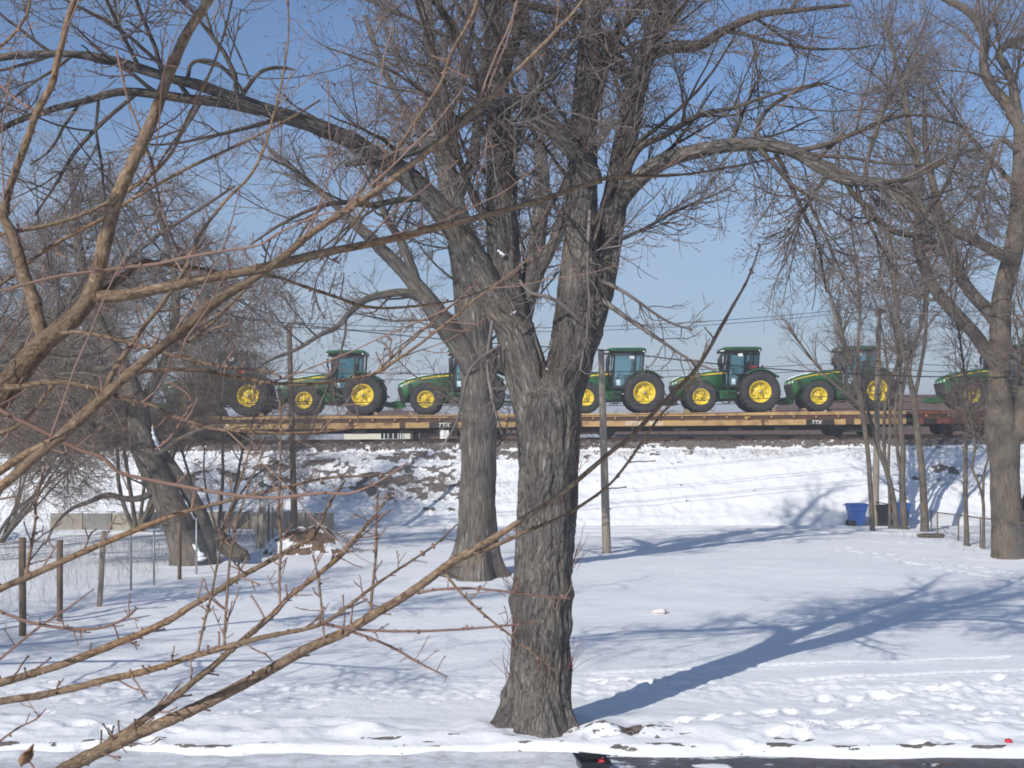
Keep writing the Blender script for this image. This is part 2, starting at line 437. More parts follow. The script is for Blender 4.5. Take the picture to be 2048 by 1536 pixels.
    mx = N(nt, 'ShaderNodeMix', data_type='RGBA'); nt.links.new(mm.outputs[0], mx.inputs['Factor']); nt.links.new(cs, mx.inputs['A']); nt.links.new(cd, mx.inputs['B'])
    nt.links.new(mx.outputs['Result'], b.inputs['Base Color'])
    b.inputs['Roughness'].default_value = .7; b.inputs['Specular IOR Level'].default_value = .25
    hh = N(nt, 'ShaderNodeMath', operation='MULTIPLY_ADD'); hh.inputs[1].default_value = 2.2; nt.links.new(n3.outputs['Fac'], hh.inputs[0]); nt.links.new(n2.outputs['Fac'], hh.inputs[2])
    add_bump(nt, b, hh.outputs[0], .5, .022)
    me = quad_mesh('snow_ground', P3(X, Y, Z), Q, m, True, {'dirt': ('FLOAT', dirt)})
    tag(link('snow_ground', me), kind='structure')
build_ground()

# road: worn asphalt with slush, one sheet over the sunk road bed
def build_road():
    xs = np.concatenate([[-300, -60], np.arange(-24, 24, .15), [60, 300]]); ys = np.concatenate([[7.0, 9, 11, 13], np.arange(13.5, 17.15, .07)])
    X, Y = np.meshgrid(xs, ys)
    Z = -.128 + .006 * fbm(P3(X * 1.3, Y * 1.3), 3, 81)
    slush = np.clip((2.2 - X) / 1.6, 0, 1)
    Z += slush * (.055 + .03 * fbm(P3(X * 1.1, Y * 4.5), 4, 82))
    n = fbm(P3(X * .9, Y * 4.0), 4, 83)
    sl = np.clip(slush * 1.25 + .35 * n + np.clip((Y - 16.75) / .2, 0, 1) * .55, 0, 1)
    nr, nc = X.shape; idx = np.arange(nr * nc).reshape(nr, nc)
    Q = np.stack([idx[:-1, :-1], idx[:-1, 1:], idx[1:, 1:], idx[1:, :-1]], -1).reshape(-1, 4)
    m, nt, b = new_mat('wet asphalt and slush')
    tc = N(nt, 'ShaderNodeTexCoord'); g = N(nt, 'ShaderNodeAttribute', attribute_name='slush')
    n1 = N(nt, 'ShaderNodeTexNoise', Scale=5, Detail=9, Roughness=.7); n2 = N(nt, 'ShaderNodeTexNoise', Scale=80, Detail=3)
    for q in (n1, n2): nt.links.new(tc.outputs['Object'], q.inputs['Vector'])
    ca = ramp(nt, n1.outputs['Fac'], [(.3, (.028, .03, .034)), (.55, (.07, .07, .072)), (.75, (.17, .165, .16))])
    cs = ramp(nt, n1.outputs['Fac'], [(.3, (.42, .42, .42)), (.5, (.68, .69, .71)), (.7, (.82, .83, .85))])
    ad = N(nt, 'ShaderNodeMath', operation='MULTIPLY_ADD'); nt.links.new(n1.outputs['Fac'], ad.inputs[0]); ad.inputs[1].default_value = 1.4
    nt.links.new(g.outputs['Fac'], ad.inputs[2])
    st = N(nt, 'ShaderNodeMapRange'); st.inputs['From Min'].default_value = 1.18; st.inputs['From Max'].default_value = 1.36
    nt.links.new(ad.outputs[0], st.inputs['Value'])
    mx = N(nt, 'ShaderNodeMix', data_type='RGBA'); nt.links.new(st.outputs['Result'], mx.inputs['Factor']); nt.links.new(ca, mx.inputs['A']); nt.links.new(cs, mx.inputs['B'])
    nt.links.new(mx.outputs['Result'], b.inputs['Base Color']); b.inputs['Roughness'].default_value = .5
    add_bump(nt, b, n2.outputs['Fac'], .4, .01)
    tag(link('road', quad_mesh('road', P3(X, Y, Z), Q, m, True, {'slush': ('FLOAT', sl)})), kind='structure')
build_road()

# ------------------------------------------------------------------ railway track
M['rail'] = paint('rusty rail', (.085, .05, .035), .6, .3, (.03, .02, .018))
M['tie'] = paint('old sleeper', (.10, .075, .06), .9, 0, (.03, .024, .02), .5, 6)
M['snowcap'] = paint('packed snow', (.86, .875, .9), .7, 0, (.76, .78, .82), .3, 9, .2, .2)
M['ballast'] = paint('ballast', (.17, .14, .125), .95, 0, (.045, .035, .03), .8, 9, .2, .8)
def Zr(x): return 4.0 + GR * x
track = empty('railway_track', (0, 70, 0), 'snow dusted railway track along the top of the embankment, beneath the flatcars', 'railway track')
for s in (-.72, .72):
    mb = MB()
    for (w, z0, z1) in ((.14, -.17, -.155), (.02, -.155, -.04), (.07, -.04, 0.0)):
        x0, x1 = -90, 90
        mb.add([(x0, s - w / 2, Zr(x0) + z0), (x1, s - w / 2, Zr(x1) + z0), (x1, s + w / 2, Zr(x1) + z0), (x0, s + w / 2, Zr(x0) + z0),
                (x0, s - w / 2, Zr(x0) + z1), (x1, s - w / 2, Zr(x1) + z1), (x1, s + w / 2, Zr(x1) + z1), (x0, s + w / 2, Zr(x0) + z1)],
               [(0, 1, 2, 3), (4, 7, 6, 5), (0, 4, 5, 1), (2, 6, 7, 3), (0, 3, 7, 4), (1, 5, 6, 2)])
    mb.build('rail', M['rail'], track)
r = np.random.default_rng(5)
mb = MB(); mb.box((0, 0, 0), (.24, 2.6, .17)); tie0 = mb.build('sleeper', M['tie'], track, bevel=.012)
for k in range(100):
    x = -28.2 + k * .57 + r.normal() * .02
    t = tie0 if k == 0 else tie0.copy()
    if k: COL.objects.link(t)
    t.location = (x, r.normal() * .04, Zr(x) - .17 - .085 - .002); t.rotation_euler = (r.normal() * .006, -GR, r.normal() * .015)
# snow lying between the sleeper ends
mb = MB()
for k in range(99):
    x = -28.2 + (k + .5) * .57
    if r.random() < .22: continue
    w = r.uniform(.17, .27); h = r.uniform(.03, .08); zt = Zr(x) - .23; yo = -1.46 + r.uniform(-.08, .1)
    pts = []
    for (sx, sy) in ((-1, -1), (1, -1), (1, 1), (-1, 1)):
        pts.append((x + sx * w * .5 * r.uniform(.75, 1), yo + (sy > 0) * .55, zt - h - .1))
    for (sx, sy) in ((-.75, -.6), (.75, -.6), (.8, 1), (-.8, 1)):
        pts.append((x + sx * w * .5 * r.uniform(.7, 1), yo + .06 + (sy > 0) * .45, zt + r.uniform(-.02, .03)))
    mb.add(pts, [(0, 1, 2, 3), (4, 7, 6, 5), (0, 4, 5, 1), (1, 5, 6, 2), (2, 6, 7, 3), (3, 7, 4, 0)])
o = mb.build('snow', M['snowcap'], None, (0, 70, 0), bevel=.012); tag(o, 'white snow caught between the sleeper ends of the track', 'snow', kind='stuff')
# loose ballast shoulder stones
mb = MB(); rr = np.random.default_rng(9)
for k in range(1900):
    x = rr.uniform(-28, 28); y = rr.uniform(67.95, 68.8); s = rr.uniform(.03, .075)
    z = ground(x, y) + s * .2
    a = rr.uniform(-1, 1, (8, 3)) * .25
    vs = [(x + s * (sx + a[i][0]), y + s * (sy + a[i][1]), z + s * (sz * .8 + a[i][2])) for i, (sx, sy, sz) in enumerate([(p, q, w) for p in (-1, 1) for q in (-1, 1) for w in (-1, 1)])]
    mb.add(vs, [(0, 1, 3, 2), (4, 6, 7, 5), (0, 4, 5, 1), (2, 3, 7, 6), (0, 2, 6, 4), (1, 5, 7, 3)])
tag(mb.build('ballast', M['ballast']), 'dark loose ballast stones along the shoulder of the track', 'ballast', kind='stuff')

# ------------------------------------------------------------------ flatcars
M['caryel'] = paint('worn yellow car paint', (.50, .32, .135), .7, 0, (.17, .085, .045), .45, 1.9, .3, .1)
M['carweb'] = paint('rusty web', (.10, .055, .035), .8, 0, (.04, .024, .018), .7, 2.2, .3, .2)
M['cardark'] = paint('grimy black steel', (.028, .024, .022), .75, 0, (.012, .01, .01), .5, 3)
M['carrust'] = paint('red brown car paint', (.26, .075, .035), .7, 0, (.10, .04, .03), .6, 2, .3, .2)
M['cardeck'] = paint('snowy deck boards', (.30, .26, .22), .85, 0, (.10, .08, .065), .6, 3)
M['pocket'] = paint('stake pocket paint', (.40, .19, .09), .6, 0, (.2, .07, .04), .5, 8)
M['plate'] = paint('black plate', (.02, .02, .02), .6)
M['lettering'] = paint('white lettering', (.78, .76, .70), .6, 0, (.45, .40, .34), .6, 9)
M['white'] = paint('white panel', (.80, .80, .78), .5, 0, (.62, .6, .55), .3, 5)

def text_obj(name, s, size, mat, parent, loc, rot=(math.radians(90), 0, 0), sx=1.0, shear=0):
    cu = bpy.data.curves.new(name, 'FONT'); cu.body = s; cu.size = size; cu.extrude = .004; cu.shear = shear; cu.space_character = 1.08; cu.offset = .006
    t = bpy.data.objects.new(name, cu); COL.objects.link(t)
    bpy.context.view_layer.update()
    me = bpy.data.meshes.new_from_object(t.evaluated_get(bpy.context.evaluated_depsgraph_get()))
    bpy.data.objects.remove(t); bpy.data.curves.remove(cu)
    me.materials.clear(); me.materials.append(mat)
    o = link(name, me, parent, loc); o.rotation_euler = rot; o.scale = (sx, 1, 1)
    return o

def flatcar(x0, x1, label, sill, marks):
    xc = (x0 + x1) / 2; Lh = (x1 - x0) / 2
    root = empty('flatcar', (xc, 70, Zr(xc)), label, 'railway flatcar', 'flatcars of the freight train', (0, -GR, 0))
    yn = -1.42
    MB().box((0, 0, 1.17), (2 * Lh, 2.8, .10)).build('deck', M['cardeck'], root)
    for s in (-1, 1):
        mb = MB(); y = s * 1.44
        mb.mat(0).box((0, y, 1.15), (2 * Lh, .12, .17)); mb.mat(1).box((0, y + s * -.03, .955), (2 * Lh, .05, .23)); mb.mat(0).box((0, y, .70), (2 * Lh, .09, .285))
        rs = np.random.default_rng(int(abs(x0) * 7) + 3)
        x = -Lh + .35
        mb.mat(2)
        while x < Lh - .2:
            mb.box((x, y + s * .045, .985), (.10, .09, .11)); mb.mat(1).box((x, y + s * .02, .90), (.16, .10, .13)); mb.mat(2)
            x += 1.15
        # darker weathered bands on the lower flange
        mb.mat(1)
        for k in range(5):
            q = rs.uniform(-Lh + .5, Lh - .5); mb.box((q, y + s * .004, .70), (rs.uniform(.12, .5), .092, .28))
        mb.build('side_sill', [sill, M['carweb'], M['pocket']], root)
    mb = MB(); fl = Lh - 3.6
    for y in (-.62, .62):
        mb.prism([(-fl - .9, .56), (-fl, .30), (fl, .30), (fl + .9, .56)], y - .03, y + .03)
    mb.box((0, 0, .62), (2 * Lh - .4, .55, .40))
    for x in (-2.2, .6, 3.0): mb.box((x, -1.1, .42), (.7, .35, .28))
    mb.build('center_sill', M['cardark'], root)
    for e in (-1, 1):
        tr = MB(); tx = e * (Lh - 2.55)
        for s in (-1, 1):
            y = s * 1.02
            tr.prism([(tx - 1.25, .52), (tx - .95, .62), (tx - .45, .50), (tx, .42), (tx + .45, .50), (tx + .95, .62), (tx + 1.25, .52), (tx + 1.15, .34), (tx + .75, .36), (tx + .4, .18), (tx - .4, .18), (tx - .75, .36), (tx - 1.15, .34)], y - .07, y + .07)
            for q in (-.22, 0, .22): tr.lathe([(-.05, .06), (.05, .06)], (tx + q, y, .33), 8)
        tr.box((tx, 0, .48), (.35, 2.0, .22))
        t = tr.build('bogie', M['cardark'], root)
        for q in (-.88, .88):
            w = MB()
            for s in (-1, 1): w.lathe([(-.06 * s, .08), (-.06 * s, .38), (-.05 * s, .42), (.04 * s, .42), (.07 * s, .445), (.075 * s, .30), (.07 * s, .08)], (tx + q, s * .76, .42), 28)
            w.lathe([(-.85, .07), (.85, .07)], (tx + q, 0, .42), 10)
            w.build('wheelset', M['cardark'], t)
        c = MB(); cx = e * (Lh + .22); c.box((cx, 0, .78), (.5, .2, .2)); c.box((cx + e * .12, .06, .78), (.24, .28, .3)); c.build('coupler', M['cardark'], root)
        c = MB(); c.tube([(e * (Lh + .03), -1.3, 1.2), (e * (Lh + .03), -1.3, .45), (e * (Lh + .03), -.95, .45), (e * (Lh + .03), -.95, 1.2)], .014, 6)
        c.tube([(e * (Lh + .03), -1.3, .75), (e * (Lh + .03), -.95, .75)], .012, 6); c.build('ladder', M['cardark'], root)
    MB().mat(0).box((-e * 0 + (-1) * (Lh - .55), -1.502, .70), (.7, .012, .24)).build('plate', M['plate'], root)
    for (s, x, size, sh) in marks:
        text_obj('lettering', s, size, M['lettering'], root, (x, -1.497, .60), shear=sh)
    return root

X = lambda px, Y=68.6: (px - 1024) / F * Y
cars = [(-440, 308), (331, 1060), (1083, 1812), (1838, 2570)]
carobjs = []
labs = ['yellow flatcar at far left of the train, seen only through the brown thicket',
        'rusty yellow flatcar left of the two big trunks, white marks near its right end',
        'rusty yellow flatcar right of the big maple, lettered OTTX 90351',
        'red brown flatcar at the right edge, behind the big right hand trunk']
for i, (a, b) in enumerate(cars):
    xa, xb = X(a), X(b); xc = (xa + xb) / 2
    mk = []
    if i == 2: mk = [('OTTX', X(1250) - xc, .29, .12), ('90351', X(1297) - xc, .29, .12), ('TTX', X(1622) - xc, .26, .3)]
    elif i == 1: mk = [('OTTX', X(425) - xc, .29, .12), ('TTX', X(876) - xc, .30, .3)]
    else: mk = [('OTTX', xa + 4.2 - xc, .29, .12)]
    fc = flatcar(xa, xb, labs[i], M['caryel'] if i < 3 else M['carrust'], mk)
    if i in (1, 2):
        px = 1640 if i == 2 else 887
        MB().box((X(px) - xc, -1.489, .70), (1.45, .012, .275)).build('plate', M['plate'], fc)
    carobjs.append(fc)
# white equipment box seen under the sill
mb = MB(); mb.box((X(889) - (X(331) + X(1060)) / 2, -1.2, .22), (.46, .5, .44)); mb.build('equipment_box', M['white'], carobjs[1])
mb = MB(); mb.box((X(1492) - (X(1083) + X(1812)) / 2, -1.53, .95), (.13, .03, .11)); mb.build('reflector', paint('yellow reflector', (.75, .62, .08), .4), carobjs[2])

# ------------------------------------------------------------------ tractors
M['green'] = paint('green tractor paint', (.016, .115, .030), .34, 0, (.012, .07, .02), .25, 1.5, .5)
M['dgreen'] = paint('dark green casting', (.012, .06, .02), .55, 0, (.008, .022, .01), .5, 4)
M['yellow'] = paint('yellow tractor paint', (.76, .56, .03), .45, 0, (.52, .36, .03), .3, 3, .5)
M['tyre'] = paint('tractor tyre rubber', (.034, .033, .034), .82, 0, (.055, .052, .05), .5, 3, .3)
M['black'] = paint('black plastic', (.018, .018, .019), .5, 0, (.012, .012, .012), .3, 6)
M['steel'] = paint('bright metal', (.55, .55, .55), .3, .8)
M['paper'] = paint('white paper', (.82, .82, .80), .7)
M['red'] = paint('red lens', (.65, .03, .015), .3, 0, (.5, .03, .015))
M['seat'] = paint('seat cloth', (.10, .11, .11), .9)
def glass_mat(name, tint, alpha):
    m, nt, b = new_mat(name)
    g = N(nt, 'ShaderNodeBsdfGlossy', Roughness=.03); g.inputs['Color'].default_value = (.9, .95, 1, 1)
    t = N(nt, 'ShaderNodeBsdfTransparent'); t.inputs['Color'].default_value = (*tint, 1)
    mx = N(nt, 'ShaderNodeMixShader'); mx.inputs['Fac'].default_value = alpha
    fr = N(nt, 'ShaderNodeFresnel', IOR=1.5); ad = N(nt, 'ShaderNodeMath', operation='ADD'); ad.inputs[1].default_value = alpha
    nt.links.new(fr.outputs[0], ad.inputs[0]); nt.links.new(ad.outputs[0], mx.inputs['Fac'])
    nt.links.new(t.outputs[0], mx.inputs[1]); nt.links.new(g.outputs[0], mx.inputs[2])
    nt.links.new(mx.outputs[0], nt.nodes['Material Output'].inputs['Surface']); return m
M['glass'] = glass_mat('green tinted cab glass', (.66, .82, .84), .10)

def wheel(cx, cy, R, W, rim, side, parent, lugs, dish, front):
    """tyre with chevron lugs and yellow dished rim; side = +1 outer face towards +y"""
    h = W / 2
    root = bpy.data.objects.new('wheel', None); COL.objects.link(root); root.parent = parent; root.location = (cx, cy, R)
    mb = MB(); sw = R - rim
    prof = [(-h * .62, rim), (-h * .8, rim + sw * .12), (-h * 1.0, rim + sw * .45), (-h * .96, R - .11), (-h * .85, R - .06), (-h * .4, R - .045), (0, R - .04),
            (h * .4, R - .045), (h * .85, R - .06), (h * .96, R - .11), (h * 1.0, rim + sw * .45), (h * .8, rim + sw * .12), (h * .62, rim)]
    mb.lathe(prof, (0, 0, 0), 56)
    for k in range(lugs):
        for s in (-1, 1):
            a = 2 * math.pi * (k + (.5 if s > 0 else 0)) / lugs; da = .55 * 2 * math.pi / lugs * 1.5; w = .24 * 2 * math.pi / lugs
            pts = []
            for (yy, aa, rr) in ((-.04, 0, R - .05), (.55, .55, R - .055), (1.0, 1.0, R - .12)):
                for rad in (rr, rr + (.05 if yy < .9 else .075)):
                    for q in (-.5, .5):
                        th = a + da * aa + w * q; pts.append((rad * math.cos(th), s * h * yy, rad * math.sin(th)))
            for c in (0, 4):
                mb.add(pts[c:c + 8], [(0, 1, 3, 2), (4, 6, 7, 5), (0, 4, 5, 1), (2, 3, 7, 6), (0, 2, 6, 4), (1, 5, 7, 3)], False)
    mb.build('tyre', M['tyre'], root)
    mb = MB(); o = side
    d = dish
    rp = [(o * h * .66, rim + .004), (o * h * .70, rim - .02), (o * h * .60, rim - .055), (o * (h * .60 - d * .55), rim * .80), (o * (h * .60 - d), rim * .76),
          (o * (h * .60 - d), rim * .42), (o * (h * .60 - d + .05), rim * .36), (o * (h * .60 - d + .06), rim * .20), (o * (h * .60 - d + .16), rim * .18), (o * (h * .60 - d + .17), .001)]
    mb.mat(0).lathe(rp, (0, 0, 0), 40)
    mb.lathe([(-o * h * .66, rim + .004), (-o * h * .5, rim - .05), (o * (h * .60 - d * .55), rim * .80 + .01)], (0, 0, 0), 40)
    nb = 8 if not front else 8
    for k in range(nb):
        a = 2 * math.pi * k / nb + .2
        c = (rim * (.60 if not front else .5) * math.cos(a), o * (h * .6 - d + .02), rim * (.60 if not front else .5) * math.sin(a))
        mb.mat(1).lathe([(-.03, .001), (-.03, rim * .055), (.03, rim * .055), (.03, .001)], c, 8)
    # bolted lugs between rim and disc
    mb.mat(0)
    for k in range(8):
        a = 2 * math.pi * k / 8
        rot = Matrix.Rotation(-a, 3, 'Y')
        v = rot @ Vector((rim * .80, 0, 0))
        mb.box((v.x, o * (h * .60 - d + .02), v.z), (rim * .16, .07, rim * .20), rot)
    mb.build('rim', [M['yellow'], M['dgreen']], root)
    hb = MB(); hb.lathe([(o * (h * .6 - d + .12), rim * .13), (o * (h * .6 - d + .26), rim * .12), (o * (h * .6 - d + .27), .001)], (0, 0, 0), 16)
    hb.build('hub', M['steel'] if not front else M['yellow'], root)
    return root

def make_tractor():
    root = empty('tractor', (0, 0, 0), 'x', 'tractor', 'green and yellow farm tractors on the flatcars')
    # hood (loft of rounded sections), local +x is forward, origin under the front axle
    def sec(x, w, zb, zt):
        hgt = zt - zb
        pts = [(-1, 0), (1, 0), (1.0, .35), (.98, .78), (.86, .93), (.55, 1.0), (0, 1.02), (-.55, 1.0), (-.86, .93), (-.98, .78), (-1, .35)]
        return [(x, w * a, zb + hgt * b) for a, b in pts]
    mb = MB()
    mb.loft([sec(1.50, .36, 1.38, 1.60), sec(1.44, .41, 1.12, 1.68), sec(1.30, .435, .78, 1.77), sec(1.0, .45, .76, 1.89), sec(.93, .455, 1.05, 1.91), sec(.8, .46, 1.15, 1.95), (sec(.2, .48, 1.2, 2.07)), sec(-.5, .50, 1.15, 2.17), sec(-1.38, .52, 1.1, 2.25)], True, True)
    mb.build('hood', M['green'], root, bevel=0)
    mb = MB()
    mb.loft([[(1.515, -.30, 1.40), (1.515, .30, 1.40), (1.50, .30, 1.50), (1.50, -.30, 1.50)], [(1.34, -.36, .72), (1.34, .36, .72), (1.2, .36, .72), (1.2, -.36, .72)]], True)
    mb.prism([(1.50, 1.46), (1.52, 1.38), (1.34, .70), (1.12, .70), (1.30, 1.46)], -.452, .452)
    mb.build('grille', M['black'], root)
    for s in (-1, 1):
        mb = MB(); mb.loft([[(1.515, s * .14, 1.53), (1.515, s * .28, 1.53), (1.52, s * .28, 1.46), (1.52, s * .14, 1.46)], [(1.18, s * .445, 1.66), (1.18, s * .455, 1.66), (1.22, s * .457, 1.54), (1.22, s * .445, 1.54)]])
        mb.build('headlight', M['paper'], root)
        y = s * .515
        mb = MB()
        up = [(1.22, 1.70), (.8, 1.82), (.2, 1.955), (-.5, 2.06), (-1.36, 2.13)]
        lo = [(-1.36, 2.045), (-.5, 1.985), (.2, 1.895), (.8, 1.775), (1.22, 1.675)]
        def yw(x): return np.interp(x, [-1.38, -.5, .2, .8, 1.22, 1.5], [.52, .50, .48, .46, .44, .33]) * .985 + .006
        n = len(up); vs = []
        for (x, z) in up + lo: vs.append((x, s * (yw(x) - .012), z))
        for (x, z) in up + lo: vs.append((x, s * (yw(x) + .008), z))
        fs = []
        for k in range(n - 1):
            a, b, c, d = k, k + 1, 2 * n - 2 - k, 2 * n - 1 - k
            fs += [(a, b, c, d), (a + 2 * n, d + 2 * n, c + 2 * n, b + 2 * n), (a, a + 2 * n, b + 2 * n, b), (d, c, c + 2 * n, d + 2 * n)]
        mb.add(vs, fs); mb.build('stripe', M['yellow'], root)
        # side vent
        mb = MB(); mb.prism([(.98, 1.66), (.80, 1.70), (.66, 1.30), (.84, 1.16)], s * .452, s * .474); mb.build('vent', M['black'], root)
    # snow on the hood
    # chassis
    mb = MB()
    mb.box((-.1, 0, .92), (2.5, .46, .44)); mb.box((-2.3, 0, 1.02), (2.5, .62, .62)); mb.box((-.6, 0, 1.25), (1.4, .7, .3))
    mb.lathe([(-.75, .10), (-.3, .16), (.3, .16), (.75, .10)], (0, 0, .83), 14); mb.lathe([(-.8, .16), (-.35, .24), (.35, .24), (.8, .16)], (-3.05, 0, 1.07), 14)
    mb.tube([(-.3, -.3, .62), (-2.2, -.3, .70)], .05); mb.tube([(-.3, .3, .62), (-2.2, .3, .70)], .05)
    for s in (-1, 1): mb.box((0.05, s * .55, 1.02), (.22, .16, .4))
    mb.build('chassis', M['dgreen'], root)
    mb = MB(); mb.prism([(1.15, .42), (1.15, .80), (1.55, .78), (2.12, .66), (2.16, .46), (1.6, .38)], -.22, .22); mb.box((2.12, 0, .58), (.16, .62, .22)); mb.build('front_bracket', M['green'], root)
    # front mudguards
    for s in (-1, 1):
        mb = MB(); mb.lathe([(-.20, .885), (.20, .885), (.22, .86), (.22, .90), (-.20, .905)], (0, s * .93, .83), 12, math.radians(58), math.radians(150), True, True)
        mb.tube([(-.1, s * .93, 1.7), (-.1, s * .55, 1.55), (-.1, s * .4, 1.2)], .025, 6); mb.build('front_fender', M['dgreen'], root)
    # cab
    hw = .80
    xs_ = [(-1.42, 1.35), (-1.52, 3.16)]; xr = [(-2.95, 1.9), (-3.02, 3.16)]
    mb = MB()
    for s in (-1, 1):
        y = s * hw
        mb.prism([(-1.36, 1.30), (-1.50, 3.18), (-1.60, 3.18), (-1.47, 1.30)], y - .045, y + .045)
        mb.prism([(-2.52, 2.0), (-2.60, 3.18), (-2.70, 3.18), (-2.64, 2.0)], y - .04, y + .04)
        mb.prism([(-2.92, 1.95), (-3.04, 3.18), (-3.12, 3.18), (-3.02, 1.95)], y - .04, y + .04)
        mb.prism([(-1.36, 1.26), (-1.36, 1.38), (-2.02, 1.42), (-2.30, 1.88), (-2.62, 2.10), (-3.05, 2.10), (-3.05, 1.98), (-2.62, 1.98), (-2.38, 1.78), (-2.10, 1.26)], y - .035, y + .035)
        mb.box((-2.3, y, 3.14), (1.55, .07, .09))
    for x in (-1.49, -3.02): mb.box((x, 0, 3.14), (.07, 1.6, .09))
    mb.box((-1.43, 0, 2.16), (.07, 1.5, .22)); mb.box((-2.98, 0, 1.98), (.08, 1.6, .14)); mb.box((-2.2, 0, 1.42), (1.5, 1.3, .12)); mb.box((-2.85, 0, 1.72), (.25, 1.4, .5))
    mb.build('cab_frame', M['black'], root)
    mb = MB()
    for s in (-1, 1):
        y = s * (hw - .005)
        mb.prism([(-1.46, 1.38), (-1.56, 3.12), (-2.62, 3.12), (-2.56, 2.06), (-2.3, 1.88), (-2.04, 1.42)], y - .003, y + .003)
        mb.prism([(-2.62, 2.1), (-2.66, 3.12), (-3.04, 3.12), (-2.96, 2.1)], y - .003, y + .003)
    mb.loft([[(-1.45, -.76, 2.2), (-1.45, .76, 2.2), (-1.455, .76, 2.2), (-1.455, -.76, 2.2)], [(-1.53, -.76, 3.12), (-1.53, .76, 3.12), (-1.535, .76, 3.12), (-1.535, -.76, 3.12)]])
    mb.loft([[(-2.99, -.76, 2.05), (-2.99, .76, 2.05), (-2.995, .76, 2.05), (-2.995, -.76, 2.05)], [(-3.07, -.76, 3.12), (-3.07, .76, 3.12), (-3.075, .76, 3.12), (-3.075, -.76, 3.12)]])
    mb.build('cab_window', M['glass'], root)
    mb = MB()
    def rs(z, e, x0=-1.14, x1=-3.18):
        return [(x0 - e, -.92 + e, z), (x0 - e, .92 - e, z), (x0 - e - .12, 1.0 - e, z), (x1 + e + .12, 1.0 - e, z), (x1 + e, .92 - e, z), (x1 + e, -.92 + e, z), (x1 + e + .12, -1.0 + e, z), (x0 - e - .12, -1.0 + e, z)]
    mb.mat(0).loft([rs(3.27, .0), rs(3.31, -.01), rs(3.38, .03), rs(3.43, .2)], True, False)
    rf = mb.build('cab_roof', M['green'], root)
    mb = MB(); mb.loft([rs(3.16, .10), rs(3.22, .02), rs(3.268, .01)], True, False); mb.build('roof_trim', M['black'], root)
    for (x, y) in ((-1.12, .7), (-1.12, -.7), (-1.2, .9), (-1.2, -.9), (-3.16, .7), (-3.16, -.7), (-3.05, .92), (-3.05, -.92)):
        mb = MB(); mb.mat(0).box((x, y, 3.215), (.09, .13, .08)); e = .048 if x > -2 else -.048; mb.mat(1).box((x + e, y, 3.215), (.012, .11, .06)); mb.mat(1).box((x, y + (.067 if y > 0 else -.067), 3.215), (.07, .006, .06))
        mb.build('work_light', [M['black'], M['paper']], root)
    # interior
    mb = MB(); mb.box((-2.35, 0, 1.78), (.5, .55, .14)); mb.box((-2.62, 0, 2.15), (.14, .5, .7)); mb.box((-2.64, 0, 2.6), (.1, .28, .2)); mb.box((-2.3, -.38, 2.02), (.45, .12, .1)); mb.build('seat', M['seat'], root, bevel=.02)
    mb = MB(); mb.tube([(-1.6, 0, 1.5), (-1.85, 0, 2.1)], .05); mb.tube([(-1.9 + .08 * math.cos(a), .19 * math.sin(a), 2.14 + .17 * math.cos(a)) for a in np.linspace(0, 6.283, 17)], .014, 6); mb.build('steering_wheel', M['black'], root)
    # mirrors and exhaust
    for s in (-1, 1):
        mb = MB(); mb.tube([(-1.5, s * .82, 3.05), (-1.32, s * 1.12, 3.08), (-1.28, s * 1.16, 2.9)], .02, 6); mb.box((-1.25, s * 1.16, 2.72), (.07, .24, .44)); mb.build('mirror', M['black'], root, bevel=.012)
    mb = MB(); mb.tube([(-1.28, -.62, 2.0), (-1.28, -.62, 2.95), (-1.30, -.62, 3.05), (-1.38, -.62, 3.12)], [.10, .10, .07, .06], 12); mb.build('exhaust', M['black'], root)
    mb = MB(); mb.tube([(-1.22, .62, 1.7), (-1.22, .62, 2.6)], .035, 8); mb.tube([(-1.22, .62, 2.0), (-1.36, .78, 2.0)], .015, 6); mb.build('air_intake', M['black'], root)
    # tank and steps on both sides
    for s in (-1, 1):
        mb = MB()
        mb.loft([[(-1.0, s * .42, .66), (-1.0, s * .78, .72), (-1.0, s * .82, 1.12), (-1.0, s * .42, 1.2)], [(-1.9, s * .42, .66), (-1.9, s * .80, .72), (-1.9, s * .86, 1.2), (-1.9, s * .42, 1.28)]])
        mb.build('fuel_tank', M['green'] if s > 0 else M['dgreen'], root, bevel=.03)
        mb = MB()
        for k in range(4): mb.box((-1.62, s * (.98 - .02 * k), .55 + .26 * k), (.42, .2, .04))
        for x in (-1.42, -1.82): mb.tube([(x, s * 1.06, .5), (x, s * .96, 1.4)], .018, 6)
        mb.tube([(-1.38, s * .98, 1.4), (-1.40, s * .92, 2.3)], .016, 6)
        mb.build('steps', M['black'], root)
    mb = MB(); mb.box((-1.96, .9, 1.02), (.12, .05, .10)); mb.lathe([(-.12, .05), (.12, .05)], (-1.2, .87, .98), 10); mb.build('filler_cap', M['steel'], root)
    # rear fenders
    for s in (-1, 1):
        mb = MB()
        mb.lathe([(-.30, 1.16), (.24, 1.16), (.28, 1.12), (.28, 1.17), (.24, 1.20), (-.30, 1.20)], (-3.05, s * .92, 1.07), 20, math.radians(50), math.radians(140), True, True)
        mb.mat(1).lathe([(-.02, 1.05), (-.02, 1.17), (.0, 1.17), (.0, 1.05)], (-3.05, s * .92 - s * .30, 1.07), 20, math.radians(40), math.radians(165), True, True)
        mb.mat(1).prism([(-3.75, 1.95), (-3.70, 2.04), (-4.02, 1.88), (-4.05, 1.80)], s * .62, s * 1.18)
        mb.build('rear_fender', [M['green'], M['black']], root)
        mb = MB(); mb.tube([(-3.2, s * 1.0, 2.26), (-3.2, s * 1.0, 2.36)], .018, 6); mb.box((-3.2, s * 1.0, 2.40), (.08, .12, .09)); mb.build('signal_lamp', M['black'], root)
